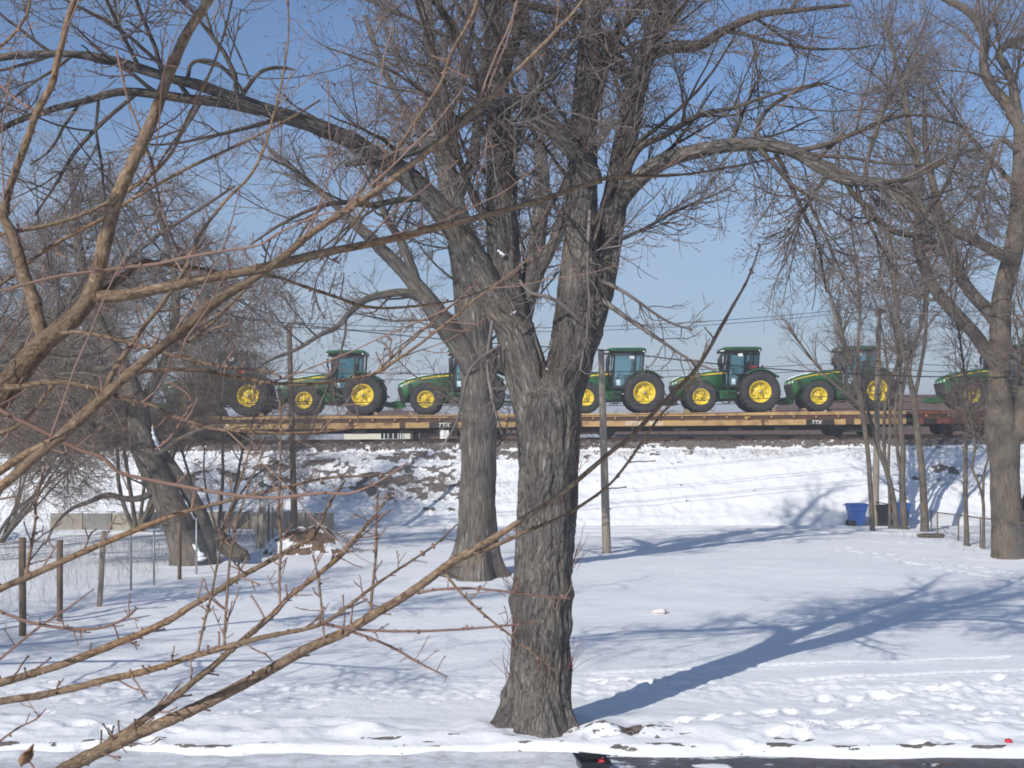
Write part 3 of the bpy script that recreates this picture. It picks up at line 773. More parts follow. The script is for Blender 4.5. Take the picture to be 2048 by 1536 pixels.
    mb = MB()
    for s in (-1, 1):
        mb.tube([(-3.3, s * .42, .85), (-4.0, s * .46, .72), (-4.42, s * .47, .66)], [.05, .045, .04], 8)
        mb.tube([(-3.5, s * .42, 1.55), (-4.0, s * .46, 1.38)], .045, 8); mb.tube([(-4.0, s * .46, 1.38), (-4.05, s * .46, .74)], .03, 8)
    mb.prism([(-3.35, .8), (-3.35, 1.7), (-3.75, 1.55), (-4.0, 1.0), (-3.9, .75)], -.2, .2); mb.tube([(-3.8, 0, 1.3), (-4.35, 0, .95)], .04, 8); mb.box((-4.05, 0, .55), (.9, .12, .07))
    mb.build('hitch', M['green'], root)
    for s in (-1, 1):
        wheel(0, s * .95, .83, .46, .435, s, root, 18, .13, True)
        wheel(-3.05, s * 1.0, 1.07, .60, .57, s, root, 20, .20, False)
    return root

def copy_tree(o, parent=None, skip=()):
    c = o.copy(); COL.objects.link(c)
    c.parent = parent
    for ch in o.children:
        if ch.name.split('.')[0] in skip: continue
        copy_tree(ch, c, skip)
    return c

proto = make_tractor()
bpy.context.view_layer.update()
spots = [(-44, 0, 'green tractor facing right at far left, behind the thick tan branch'),
         (381, 1, 'green tractor facing left behind brown twigs, left of the slim brown pole'),
         (609, 1, 'green tractor facing left directly behind the slim brown pole'),
         (852, 1, 'green tractor facing left whose cab is hidden by the two big trunks'),
         (1171, 1, 'green tractor facing left just right of the big maple, crossed by the weathered wooden pole'),
         (1402, 1, 'green tractor facing left in open view, with a red lamp showing in its cab'),
         (1637, 1, 'green tractor facing left behind the cluster of slender trees, snow along its hood'),
         (1943, 1, 'green tractor facing left at the right edge, half hidden by the big right hand trunk')]
def snow_on_hood(par, seed):
    q = np.random.default_rng(seed); mb = MB(); n = 16; secs = []
    for k in range(n + 1):
        x = 1.42 - 2.3 * k / n; zt = np.interp(x, [-1.38, -.5, .2, .8, 1.2, 1.42], [2.262, 2.18, 2.082, 1.965, 1.835, 1.725])
        w = .30 * (1 - abs(k / n - .4)) * q.uniform(.7, 1.05) + .04; t = .028 * q.uniform(.5, 1.2) * (1 - (k / n) ** 3) + .002
        secs.append([(x, -w, zt - .02), (x, w, zt - .02), (x, w * .6, zt + t), (x, -w * .6, zt + t)])
    mb.loft(secs, True, True); return mb
lampm = MB(); lampm.box((-2.75, .86, 2.62), (.34, .08, .12)); lampm.box((-2.6, .86, 2.58), (.05, .06, .06))
tractors = []
for i, (px, left, lab) in enumerate(spots):
    t = proto if i == 0 else copy_tree(proto)
    xw = X(px, 69.05) if left else X(197, 69.05)
    if i == 0: t.rotation_euler = (0, -GR, 0)
    else: t.rotation_euler = (0, GR, math.pi)
    t.location = (xw, 70, Zr(xw) + 1.226); t['label'] = lab
    tractors.append(t)
# bits only some of them have
for i in (5, 0, 1):
    s = 1 if i else -1
    mb = MB(); mb.box((-2.72, s * .88, 2.36), (.36, .06, .11)); mb.build('warning_lamp', M['red'], tractors[i])
for i, (x, z) in {1: (-2.1, 3.0), 3: (-2.0, 2.9), 4: (-2.45, 2.92), 5: (-2.1, 3.0), 6: (-2.2, 2.98), 7: (-2.0, 3.0)}.items():
    mb = MB(); mb.box((x, .806, z), (.24, .008, .15)); mb.build('paper_notice', M['paper'], tractors[i])
for i in range(1, 8):
    mb = MB(); mb.box((-1.72, .806, 1.62), (.20, .008, .30)); mb.build('decal', paint('pale decal', (.55, .75, .80), .5), tractors[i])
for i in (2, 3, 5, 6):
    o = snow_on_hood(None, i).build('snow', M['snowcap'], None)
    o.location = tractors[i].location; o.rotation_euler = tractors[i].rotation_euler
    tag(o, {2: 'thin snow on the hood of the tractor behind the thin left pole', 3: 'thin snow on the hood of the tractor left of the big trunks',
            5: 'thin snow on the hood of the tractor in open view', 6: 'snow on the hood of the tractor behind the slender trees'}[i], 'snow', 'snow lying on the tractor hoods', 'stuff')
# wheel blocking on the decks
M['wood'] = paint('raw timber', (.34, .24, .14), .85, 0, (.16, .11, .07), .5, 6)
chx = 0
for i, t in enumerate(tractors[1:]):
    for (dx, w) in ((-.72, 0), (3.75, 0)):
        x = t.location.x + dx
        mb = MB(); mb.prism([(-.14, 0), (.14, 0), (.14, .05), (-.02, .2), (-.14, .2)], -.25, .25)
        o = mb.build('wheel_chock', M['wood'], None, (x, 69.05, Zr(x) + 1.224))
        o.rotation_euler = (0, -GR, 0)
        side = 'front' if dx < 0 else 'rear'
        nm = ['behind brown twigs at left', 'behind the thin left pole', 'left of the big trunks', 'crossed by the weathered pole', 'in open view', 'behind the slender trees', 'at the right edge'][i]
        tag(o, f'timber chock against the {side} wheel of the tractor {nm}', 'wheel chock', 'timber chocks at the tractor wheels')
# ------------------------------------------------------------------ limb tools
def catmull(P, n):
    P = np.asarray(P, float); m = len(P)
    if m == 2: t = np.linspace(0, 1, n)[:, None]; return P[0] * (1 - t) + P[1] * t
    d = np.r_[0, np.cumsum(np.linalg.norm(np.diff(P[:, :3], axis=0), axis=1))]
    e = np.vstack([2 * P[0] - P[1], P, 2 * P[-1] - P[-2]])
    s = np.linspace(0, d[-1], n); k = np.clip(np.searchsorted(d, s, 'right') - 1, 0, m - 2)
    t = ((s - d[k]) / np.maximum(d[k + 1] - d[k], 1e-9))[:, None]
    a, b, c, f = e[k], e[k + 1], e[k + 2], e[k + 3]
    return .5 * (2 * b + (c - a) * t + (2 * a - 5 * b + 4 * c - f) * t * t + (3 * b - a - 3 * c + f) * t ** 3)

def trace(pts, Y, n=24, sc=1.0):
    """pts: (px, py, width_px[, dY]) read off the photo; placed at distance Y (+dY) with true thickness"""
    A = []
    for p in pts:
        y = Y + (p[3] if len(p) > 3 else 0)
        x, yy, z = at(p[0], p[1], y)
        A.append((x, yy, z, p[2] * .5 / F * y * sc))
    C = catmull(A, n)
    return C[:, :3], np.maximum(C[:, 3], .001)

def norm(v): return v / np.maximum(np.linalg.norm(v, axis=-1, keepdims=True), 1e-9)

def ring_tubes(P, R, m, seed=0, disp=None, bump_fn=None):
    """P (N,K,3) R (N,K) -> verts, quads, limb coordinates"""
    P = np.asarray(P, float); R = np.asarray(R, float); Nn, K, _ = P.shape
    T = norm(np.gradient(P, axis=1)); d = norm(P[:, -1] - P[:, 0])
    ref = np.where(np.abs(d[:, 2:3]) > .6, np.array([[0.1, 1.0, 0]]), np.array([[0.05, 0.1, 1.0]]))
    ref = np.repeat(norm(ref)[:, None], K, 1)
    U = norm(np.cross(T, ref)); W = np.cross(T, U)
    th = np.arange(m) * 2 * np.pi / m
    c, s = np.cos(th), np.sin(th)
    nrm = U[:, :, None] * c[None, None, :, None] + W[:, :, None] * s[None, None, :, None]
    r = np.repeat(R[:, :, None], m, 2)
    ln = np.concatenate([np.zeros((Nn, 1)), np.cumsum(np.linalg.norm(np.diff(P, axis=1), axis=2), 1)], 1)
    off = np.random.default_rng(seed + 11).uniform(0, 40, (Nn, 1, 1, 3))
    bc = np.stack([c[None, None] * r, s[None, None] * r, np.repeat(ln[:, :, None], m, 2)], -1) + off
    if disp:
        amp, f = disp
        q = bc * np.array([f, f, f * .17]); q = q + .5 * noise3(bc * 3, 5)[..., None]
        rid = 1 - np.abs(fbm(q, 4, 77)) * 1.6
        r = r + amp * rid * np.minimum(1, r / .25) + .05 * r * fbm(bc * np.array([2.2, 2.2, 1.1]), 3, 91)
    if bump_fn: r = bump_fn(r, th, ln)
    V = P[:, :, None] + nrm * r[..., None]
    base = np.arange(Nn)[:, None, None] * K * m; k = np.arange(K - 1)[None, :, None] * m; i = np.arange(m)[None, None, :]; j = (i + 1) % m
    Q = np.stack([base + k + i, base + k + j, base + k + m + j, base + k + m + i], -1).reshape(-1, 4)
    return V.reshape(-1, 3), Q, bc.reshape(-1, 3)

def tubes_obj(name, groups, mats, parent, disp=None):
    """groups: list of (P,R,m,matindex)"""
    Vs, Qs, Bs, Ms, b = [], [], [], [], 0
    for gi, g in enumerate(groups):
        P, R, m, mi = g[:4]
        if P.ndim == 2: P, R = P[None], R[None]
        if len(P) == 0: continue
        v, q, bc = ring_tubes(P, R, m, gi * 7 + len(P), disp if m >= 16 else None, g[4] if len(g) > 4 else None)
        Vs.append(v); Qs.append(q + b); Bs.append(bc); Ms.append(np.full(len(q), mi)); b += len(v)
    me = quad_mesh(name, np.concatenate(Vs), np.concatenate(Qs), mats, True, {'bark': ('FLOAT_VECTOR', np.concatenate(Bs))}, np.concatenate(Ms))
    return link(name, me, parent)

def grow(P, R, count, L0, L1, a0, a1, K, rk, rmax, rmin, wob, g0, g1, rg, t0=.12, t1=1.0, bias=None, tip=.35, lw=1.0, up=0.0):
    """children along parents, count in all, chosen by parent length"""
    Nn, Kp, _ = P.shape
    ln = np.linalg.norm(np.diff(P, axis=1), axis=2).sum(1) ** lw; pr = ln / ln.sum()
    idx = rg.choice(Nn, count, p=pr)
    t = rg.uniform(t0, t1, count); s = t * (Kp - 1); k = np.clip(s.astype(int), 0, Kp - 2); f = (s - k)[:, None]
    p0 = P[idx, k] * (1 - f) + P[idx, k + 1] * f
    tg = norm(P[idx, k + 1] - P[idx, k]); pr_ = (R[idx, k] * (1 - f[:, 0]) + R[idx, k + 1] * f[:, 0])
    q = norm(np.cross(tg, rg.normal(size=(count, 3))))
    a = np.radians(rg.uniform(a0, a1, count))[:, None]
    d = norm(tg * np.cos(a) + q * np.sin(a) + np.array([0, 0, up]) + (np.array(bias) if bias is not None else 0))
    L = rg.uniform(L0, L1, count) * (1.15 - .5 * t)
    st = (L / (K - 1))[:, None]
    pts = [p0]; p = p0
    for n in range(K - 1):
        g = g0 + (g1 - g0) * n / max(K - 2, 1)
        d = norm(d + rg.normal(size=(count, 3)) * wob + np.array([0, 0, g]))
        p = p + d * st; pts.append(p)
    C = np.stack(pts, 1)
    r0 = np.clip(pr_ * rk, rmin, rmax)
    prof = np.linspace(1, tip, K)[None]
    return C, np.maximum(r0[:, None] * prof, rmin * .6)

def to_common(limbs, K=14):
    """list of (P,R) -> arrays resampled to K points"""
    A, B = [], []
    for P, R in limbs:
        C = catmull(np.c_[P, R], K); A.append(C[:, :3]); B.append(C[:, 3])
    return np.array(A), np.array(B)

def inview(P, R, mx=1.12, top=-260, bot=1536):
    """keep the finest twigs only where the photo (with a margin) shows them"""
    c = P[:, -1]; y = np.maximum(c[:, 1], .5)
    px = 1024 + c[:, 0] / y * F; py = HZ - (c[:, 2] - H) / y * F
    k = (np.abs(px - 1024) < 1024 * mx) & (py > top) & (c[:, 2] > .15) & (c[:, 1] > 1)
    return P[k], R[k]

def crown(limbs, rg, n1, n2, n3, n4, sc=1.0, droop=(-.05, .12), tw=(.0055, .0035, .0026), ang=(30, 80), bias=None, up=.15, wob=.16, L=((1.3, 3.2), (.6, 1.5), (.3, .8), (.12, .38)), bud=None, clip=True):
    P0, R0 = to_common(limbs)
    g = []
    c1 = grow(P0, R0, n1, L[0][0] * sc, L[0][1] * sc, ang[0], ang[1], 8, .5, .034 * sc, .009, wob * 1.1, .02, .05, rg, .15, 1, bias, .3, 1, up)
    c2 = grow(*c1, n2, L[1][0] * sc, L[1][1] * sc, 25, 65, 7, .6, .013 * sc, tw[0], wob, droop[0], droop[1] * .5, rg, .15, 1, None, .5)
    c3 = grow(*c2, n3, L[2][0] * sc, L[2][1] * sc, 20, 60, 5, .7, .0085 * sc, tw[1], wob, droop[0], droop[1], rg, .1, 1, None, .6)
    both = (np.concatenate([c2[0][:, :5], c3[0]]), np.concatenate([c2[1][:, :5], c3[1]]))
    c4 = grow(*both, n4, L[3][0] * sc, L[3][1] * sc, 20, 65, 4, .8, .009 * sc, tw[2], wob * .8, 0, droop[1] * 1.3, rg, .1, 1, None, .75)
    if clip: c3 = inview(*c3); c4 = inview(*c4)
    g = [(c1[0], c1[1], 6, 0), (c2[0], c2[1], 4, 1), (c3[0], c3[1], 3, 1), (c4[0], c4[1], 3, 1)]
    if bud:
        # swollen buds in clusters at twig ends
        src = c4[0]; k = rg.choice(len(src), min(bud, len(src)), replace=False)
        e = src[k, -1]; d = norm(src[k, -1] - src[k, -2]); l = rg.uniform(.012, .03, len(k))[:, None]
        nb = np.stack([e - d * .004, e + d * l * .4, e + d * l], 1); rb = np.repeat(np.array([[.003, .0085, .002]]), len(k), 0)
        k2 = rg.choice(len(src), min(bud, len(src)), replace=False); e2 = src[k2, 2]; d2 = norm(rg.normal(size=(len(k2), 3)) + [0, 0, .6]); l2 = .018
        nb2 = np.stack([e2, e2 + d2 * l2 * .5, e2 + d2 * l2], 1); rb2 = np.repeat(np.array([[.003, .007, .002]]), len(k2), 0)
        g.append((np.concatenate([nb, nb2]), np.concatenate([rb, rb2]), 4, 2))
    return g

def extend(limb, length, d, rg, n=10, tip=.3, wob=.14):
    """carry a traced limb on beyond the frame in direction d"""
    P, R = limb; p = P[-1]; dd = norm(P[-1] - P[-3]); pts = []; rs = []
    for k in range(n):
        dd = norm(dd + np.array(d) * .18 + rg.normal(size=3) * wob); p = p + dd * length / n
        pts.append(p); rs.append(R[-1] * (1 - (1 - tip) * (k + 1) / n))
    return np.vstack([P, pts]), np.r_[R, rs]

# ------------------------------------------------------------------ big maple in the middle (Y 18)
YA = 18.0
rg = np.random.default_rng(21)
def flareA(r, th, ln):
    z = ln[:, :, None]
    r = r + np.exp(-(z / (.24 + .1 * np.sin(th * 4 + 2)[None, None]))) * .19 * np.maximum(.15, 1 + .6 * np.sin(th * 3 + 1.2)[None, None] + .5 * np.sin(th * 7 + .3)[None, None] + .3 * np.sin(th * 11 + 2)[None, None])
    for (zz, tt, a, s) in ((1.55, 2.7, .055, .16), (.95, 3.4, .04, .2), (.62, -.1, .055, .13), (1.85, .2, .06, .14), (3.15, -1.5, .05, .18), (2.95, -1.2, .04, .1), (2.0, 2.9, .05, .1)):
        dd = np.angle(np.exp(1j * (th - tt)))[None, None]
        r = r + a * np.exp(-((z - zz) / s) ** 2 - (dd / .55) ** 2)
    return r
rootA = empty('maple_tree', at(1085, 1462, YA), 'massive grey maple in the centre, its furrowed trunk forking above head height', 'tree')
trunkA = trace([(1078, 1478, 150), (1077, 1455, 134), (1077, 1420, 120), (1079, 1360, 112), (1081, 1290, 110), (1085, 1200, 112), (1090, 1100, 112), (1094, 1000, 112), (1097, 900, 114), (1098, 850, 118), (1098, 810, 116), (1096, 780, 100), (1095, 757, 66), (1094, 742, 30), (1094, 736, 4)], YA, 230)
A3 = trace([(1100, 920, 60), (1108, 860, 90), (1120, 790, 84), (1138, 730, 84), (1150, 660, 84), (1157, 580, 78), (1160, 500, 64), (1164, 400, 56), (1167, 300, 50), (1170, 200, 46), (1180, 80, 40), (1188, -40, 34)], YA, 110)
A4 = trace([(1150, 720, 60, .05), (1178, 640, 66, .05), (1196, 570, 62, .1), (1212, 500, 54, .15), (1226, 420, 50, .2), (1240, 340, 44, .3), (1258, 240, 44, .3), (1278, 150, 42, .3), (1300, 95, 36, .3), (1330, 20, 30, .3), (1350, -60, 26, .4)], YA, 90)
A1 = trace([(1092, 920, 60), (1080, 850, 88), (1062, 780, 84), (1040, 700, 78), (1022, 620, 70), (1012, 560, 64), (1005, 480, 60), (1002, 400, 56), (1001, 300, 52), (996, 200, 44), (990, 100, 40), (986, 0, 36), (980, -100, 30)], YA, 110)
A2 = trace([(1040, 670, 66, -.05), (1005, 620, 64, -.1), (975, 570, 58, -.15), (948, 520, 54, -.2), (918, 470, 50, -.3), (885, 424, 44, -.4), (845, 380, 42, -.5), (800, 340, 38, -.6), (750, 312, 36, -.8), (700, 280, 33, -1.0), (640, 256, 31, -1.2), (581, 236, 29, -1.4), (520, 216, 27, -1.6), (478, 200, 24, -1.7), (410, 174, 21, -1.9), (342, 157, 20, -2.1), (273, 135, 19, -2.2), (205, 117, 17, -2.4), (137, 108, 15, -2.5), (68, 109, 14, -2.6), (0, 116, 13, -2.8), (-120, 150, 9, -3)], YA, 130)
A2b = trace([(520, 222, 20, -1.6), (444, 205, 21, -1.8), (376, 198, 19, -1.9), (308, 188, 18, -2.0), (239, 184, 16, -2.1), (171, 202, 14, -2.2), (103, 219, 13, -2.3), (40, 240, 12, -2.4), (0, 260, 12, -2.5), (-100, 320, 8, -2.6)], YA, 50)
A2c = trace([(270, 190, 8, -2.1), (205, 245, 9, -2.1), (150, 305, 8, -2.2), (110, 370, 6, -2.2), (70, 430, 5, -2.2)], YA, 20)
A2d = trace([(160, 206, 7, -2.2), (130, 250, 6, -2.2), (100, 300, 5, -2.2), (60, 330, 4, -2.2)], YA, 18)
A2e = trace([(480, 195, 9, -1.7), (520, 145, 8, -1.7), (560, 135, 7, -1.7), (590, 140, 4, -1.7)], YA, 14)
A2f = trace([(375, 160, 9, -2), (385, 125, 8, -2), (430, 125, 8, -2), (470, 160, 7, -2), (490, 190, 6, -1.9)], YA, 14)
A5 = trace([(1222, 440, 30, .2), (1240, 400, 36, .2), (1261, 374, 34, .2), (1285, 350, 32, .1), (1312, 330, 31, 0), (1345, 316, 30, 0), (1382, 305, 28, -.1), (1450, 292, 26, -.2), (1519, 288, 25, -.3), (1570, 297, 24, -.4), (1604, 312, 23, -.4), (1638, 336, 21, -.5), (1690, 360, 20, -.6), (1724, 362, 20, -.7), (1792, 374, 18, -.8), (1850, 420, 14, -.9), (1890, 490, 9, -1), (1905, 560, 5, -1)], YA, 100)
A5b = trace([(1585, 303, 11, -.4), (1650, 290, 11, -.4), (1700, 270, 9, -.4), (1760, 245, 8, -.3), (1800, 232, 7, -.3), (1860, 232, 5, -.2), (1920, 250, 4, -.1)], YA, 26)
A5c = trace([(1690, 362, 12, -.6), (1712, 395, 11, -.6), (1741, 417, 12, -.6), (1758, 441, 12, -.6), (1792, 464, 12, -.6), (1843, 474, 12, -.5)], YA, 26)
A5d = trace([(1600, 305, 8, -.4), (1650, 312, 8, -.4), (1700, 315, 7, -.5), (1760, 325, 6, -.6), (1850, 330, 4, -.6)], YA, 20)
A6 = trace([(1186, 370, 36, -.15), (1178, 342, 40, -.2), (1150, 305, 38, -.3), (1120, 272, 36, -.4), (1095, 245, 34, -.45), (1070, 218, 30, -.5), (1045, 203, 28, -.5), (1000, 206, 26, -.5), (940, 232, 24, -.6), (890, 262, 22, -.7), (830, 300, 20, -.8), (760, 318, 14, -.9), (690, 330, 8, -1)], YA, 70)
A7 = trace([(1262, 170, 26, .3), (1230, 110, 24, .2), (1190, 60, 24, .1), (1140, 30, 20, 0), (1060, 10, 16, -.1), (1000, -10, 12, -.2)], YA, 26)
A8 = trace([(1290, 110, 28, .3), (1340, 95, 26, .3), (1400, 90, 22, .3), (1450, 60, 18, .2), (1520, 30, 14, .1), (1600, 20, 10, 0), (1700, 10, 6, 0)], YA, 30)
A9 = trace([(1240, 380, 16, .2), (1275, 300, 15, .1), (1330, 270, 13, 0), (1400, 230, 11, -.1), (1470, 215, 8, -.2), (1540, 190, 6, -.3), (1640, 165, 4, -.3)], YA, 30)
A10 = trace([(1003, 460, 14, -.05), (960, 420, 14, -.3), (930, 350, 13, -.5), (900, 250, 12, -.8), (880, 150, 10, -1), (850, 60, 9, -1.2), (820, -40, 7, -1.4)], YA, 30)
A11 = trace([(1000, 250, 20, -.05), (960, 180, 20, -.3), (930, 110, 18, -.5), (900, 50, 16, -.7), (850, -30, 12, -1)], YA, 24)
A12 = trace([(860, 395, 14, -.5), (800, 400, 13, -.6), (740, 410, 12, -.7), (680, 405, 10, -.8), (620, 420, 8, -.9), (560, 450, 6, -1), (500, 490, 4, -1)], YA, 28)
A13 = trace([(1520, 286, 9, -.3), (1515, 255, 9, -.2), (1530, 225, 9, -.1), (1560, 200, 8, 0), (1600, 180, 6, .1), (1660, 165, 4, .1)], YA, 20)
A14 = trace([(1730, 362, 12, -.7), (1735, 320, 9, -.6), (1750, 270, 8, -.5), (1770, 210, 6, -.5), (1790, 130, 4, -.5)], YA, 20)
up = (0, 0, 1)
limbsA = [A2, A2b, A2c, A2d, A2e, A2f, A5, A5b, A5c, A5d, A6, A8, A9, A10, A12, A13, A14]
extA = [extend(A3, 4.5, (.05, .1, 1), rg), extend(A4, 4.5, (.35, .1, .9), rg), extend(A1, 4.8, (-.2, .05, 1), rg), extend(A7, 2.6, (-.4, -.3, .9), rg), extend(A11, 3.5, (-.5, -.2, .8), rg)]
# limbs reaching toward and away from the viewer high in the crown
extra = []
for (px, py, dx, dy, dz, w) in ((1165, 250, .3, 1, .6, 26), (1001, 180, -.2, 1, .7, 24), (1180, 60, .6, -.9, .5, 22), (990, 60, -.6, -.8, .5, 20), (1300, 60, .9, .5, .5, 20)):
    b = trace([(px, py, w), (px + 8, py - 30, w), (px + 14, py - 55, w * .9)], YA, 6); b = (b[0] + np.array([[0, .02, 0]]), b[1])
    extra.append(extend(b, 5.0, (dx, dy, dz), rg, 12, .2, .12))
big = [(trunkA[0], trunkA[1], 128, 0, flareA), (A3[0], A3[1], 72, 0), (A4[0], A4[1], 56, 0), (A1[0], A1[1], 64, 0), (A2[0], A2[1], 32, 0), (A5[0], A5[1], 28, 0), (A6[0], A6[1], 28, 0)]
tubes_obj('trunk', big, [M['barkA']], rootA, (.034, 10)).matrix_parent_inverse = Matrix.Translation(-rootA.location)
small = [(p, r_, 10, 0) for p, r_ in limbsA if len(p) not in (130, 100, 70)] + [(p, r_, 12, 0) for p, r_ in extA] + [(p, r_, 10, 0) for p, r_ in extra]
allA = limbsA + extA + extra
cg = crown(allA, rg, 215, 1300, 7200, 20500, sc=1.0, droop=(-.08, .2), tw=(.0042, .0029, .0022), bud=11000, up=.3, wob=.10)
# hanging sprays below the right limb
hang = grow(*to_common([A5]), 26, .9, 1.7, 60, 110, 9, .2, .010, .006, .12, -.16, -.02, rg, .22, .8, (0, 0, -.7), .5)
h2 = grow(*hang, 190, .25, .6, 20, 50, 5, .8, .006, .0034, .14, -.05, .35, rg, .2, 1, None, .7)
h3 = grow(*h2, 520, .08, .22, 20, 60, 4, .9, .004, .0028, .12, 0, .3, rg, .3, 1, None, .8)
lowb = [trace([(1205, 600, 12, -.1), (1260, 640, 9, -.4), (1320, 680, 7, -.6), (1380, 720, 5, -.7), (1440, 745, 4, -.7)], YA, 14), trace([(1200, 560, 9, -.1), (1250, 585, 7, -.3), (1330, 640, 5, -.4), (1385, 660, 4, -.4)], YA, 14),
        trace([(1170, 650, 10, -.3), (1110, 600, 8, -.5), (1060, 585, 6, -.6), (1040, 560, 4, -.6)], YA, 12), trace([(1180, 420, 7, -.3), (1175, 520, 6, -.4), (1178, 640, 5, -.45), (1160, 740, 4, -.5)], YA, 16),
        trace([(985, 640, 7, -.2), (975, 720, 7, -.35), (985, 800, 6, -.45), (1005, 870, 5, -.5)], YA, 14), trace([(1000, 690, 6, -.3), (940, 740, 6, -.5), (915, 840, 5, -.55), (880, 900, 4, -.55)], YA, 14)]
l2 = grow(*to_common(lowb), 70, .3, .8, 25, 70, 6, .7, .008, .004, .2, -.1, .15, rg, .2, 1, None, .6); l3 = grow(*l2, 240, .1, .35, 25, 60, 4, .9, .004, .003, .14, 0, .2, rg, .2, 1, None, .8)
# shoots sprouting from burls low on the trunk
sp = []
for (px, py, n, sd) in ((1030, 1180, 9, -1), (1026, 1300, 8, -1), (1150, 1130, 9, 1), (1142, 1340, 9, 1), (1080, 1340, 8, 0), (1020, 1350, 6, -1), (1150, 940, 4, 1)):
    sp = []
    for k in range(n):
        p = np.array(at(px + rg.normal() * 5, py + rg.normal() * 8, YA - .28 - .12 * (sd == 0)))
        d = norm(np.array([sd * .35 + rg.normal() * .25, rg.normal() * .25 - .15, .9])); Ln = rg.uniform(.2, .6); q = [p]
        for j in range(6): d = norm(d + rg.normal(size=3) * .1); q.append(q[-1] + d * Ln / 6)
        sp.append(np.array(q))
    sp = np.array(sp); o = tubes_obj('sprout', [(sp, np.repeat(np.linspace(.0042, .002, 7)[None], len(sp), 0), 4, 0)], [M['bud']], rootA); o.matrix_parent_inverse = Matrix.Translation(-rootA.location)
co = tubes_obj('crown', small + [(p, r_, 8, 1) for p, r_ in lowb] + cg + [(hang[0], hang[1], 5, 1), (h2[0], h2[1], 3, 1), (h3[0], h3[1], 3, 1), (l2[0], l2[1], 4, 1), (l3[0], l3[1], 3, 1)], [M['barkdark'], M['twigA'], M['bud']], rootA)
co.matrix_parent_inverse = Matrix.Translation(-rootA.location)

def snow_streak(pts, w, label, seed, flat=.5):
    """irregular lumpy snow lying along a line of points"""
    P = catmull(np.array(pts, float), 40); t = np.linspace(0, 1, 40)
    R = catmull(np.c_[np.array(w, float), np.zeros(len(w)), np.zeros(len(w))], 40)[:, 0] * (1 + .45 * fbm(P3(t * 9, seed, 0), 3, seed)) * np.minimum(1, np.minimum(t, 1 - t) * 12 + .08)
    V, Q, _ = ring_tubes(P[None], np.maximum(R, .004)[None], 16, seed)
    c = np.repeat(P, 16, 0); d = V - c; d[:, 2] *= flat
    n = fbm(V * 9.0, 4, seed); V = c + d * (1 + .35 * n)[:, None]
    return tag(link('snow', quad_mesh('snow', V, Q, M['snowcap'])), label, 'snow', kind='stuff')
snow_streak([at(1062, 738, YA - .22), at(1072, 741, YA - .16), at(1084, 744, YA - .1), at(1093, 740, YA - .05)], [.04, .06, .06, .05], 'white snow in the main fork of the big middle maple', 3, .8)
snow_streak([at(1012, 613, YA - .22), at(1022, 622, YA - .24), at(1034, 634, YA - .24)], [.03, .06, .02], 'small streak of snow on the left limb of the big middle maple', 5, .7)
snow_streak([at(995, 500, YA - .24), at(1010, 512, YA - .25)], [.02, .045], 'patch of snow high on the left stem of the big middle maple', 8, .7)

# ------------------------------------------------------------------ second maple with a flared foot (Y ~37)
YB = gy(1150)
rg = np.random.default_rng(33)
rootB = empty('maple_tree', at(950, 1158, YB), 'grey brown maple with widely flared foot, behind and left of the massive middle maple', 'tree')
def flareB(r, th, ln):
    z = ln[:, :, None]
    return r + np.exp(-(z / .5)) * .62 * (1 + .40 * np.sin(th * 4 + .9)[None, None] + .25 * np.sin(th * 7)[None, None]) + .035 * np.sin(th * 4 + .9)[None, None] * np.exp(-z / 2.5)
tB = trace([(952, 1172, 84), (953, 1150, 82), (954, 1100, 76), (955, 1040, 72), (956, 960, 68), (958, 880, 67), (957, 800, 66), (954, 720, 68), (948, 660, 68), (943, 600, 68), (938, 550, 68), (930, 500, 64), (915, 440, 52), (898, 370, 42), (888, 300, 36), (878, 220, 30), (868, 130, 26), (855, 40, 24), (845, -80, 20)], YB, 220)
B1 = trace([(945, 740, 40, -.3), (925, 700, 44, -.4), (893, 655, 42, -.5), (862, 610, 38, -.6), (835, 575, 32, -.7), (800, 535, 26, -.8), (765, 500, 24, -.9), (735, 470, 22, -1), (700, 440, 18, -1.1), (660, 400, 14, -1.2), (600, 350, 11, -1.3), (540, 300, 8, -1.4)], YB, 60)
B2 = trace([(850, 600, 22, -.6), (815, 586, 18, -.8), (775, 588, 16, -1), (730, 600, 15, -1.2), (700, 625, 13, -1.4), (672, 655, 11, -1.5), (640, 670, 9, -1.6), (590, 700, 8, -1.6), (540, 720, 6, -1.7), (500, 745, 4, -1.8)], YB, 40)
B3 = trace([(990, 740, 46, .3), (1020, 690, 44, .4), (1040, 650, 42, .4), (1052, 600, 40, .5), (1066, 550, 36, .5), (1072, 500, 34, .6), (1080, 440, 32, .6), (1086, 380, 28, .7), (1080, 300, 24, .8), (1070, 220, 20, .9), (1060, 120, 16, 1), (1050, 20, 12, 1.1)], YB, 60)
B4 = trace([(1070, 560, 24, .5), (1095, 510, 24, .4), (1118, 465, 22, .3), (1135, 420, 20, .2), (1160, 360, 16, .1), (1190, 300, 13, 0), (1230, 240, 10, 0)], YB, 30)
B5 = trace([(905, 420, 24, .2), (930, 360, 24, .5), (948, 300, 22, .8), (960, 220, 20, 1.1), (970, 120, 16, 1.3), (985, 0, 12, 1.5)], YB, 30)
B6 = trace([(835, 578, 22, -.7), (825, 540, 20, -.9), (800, 480, 17, -1.2), (770, 430, 15, -1.5), (750, 360, 12, -1.8), (720, 290, 10, -2)], YB, 30)
B7 = trace([(890, 330, 18, -.2), (850, 270, 16, -.6), (800, 200, 14, -1), (760, 120, 12, -1.3), (730, 30, 9, -1.6)], YB, 24)
Bs = [B1, B2, B3, B4, B5, B6, B7]
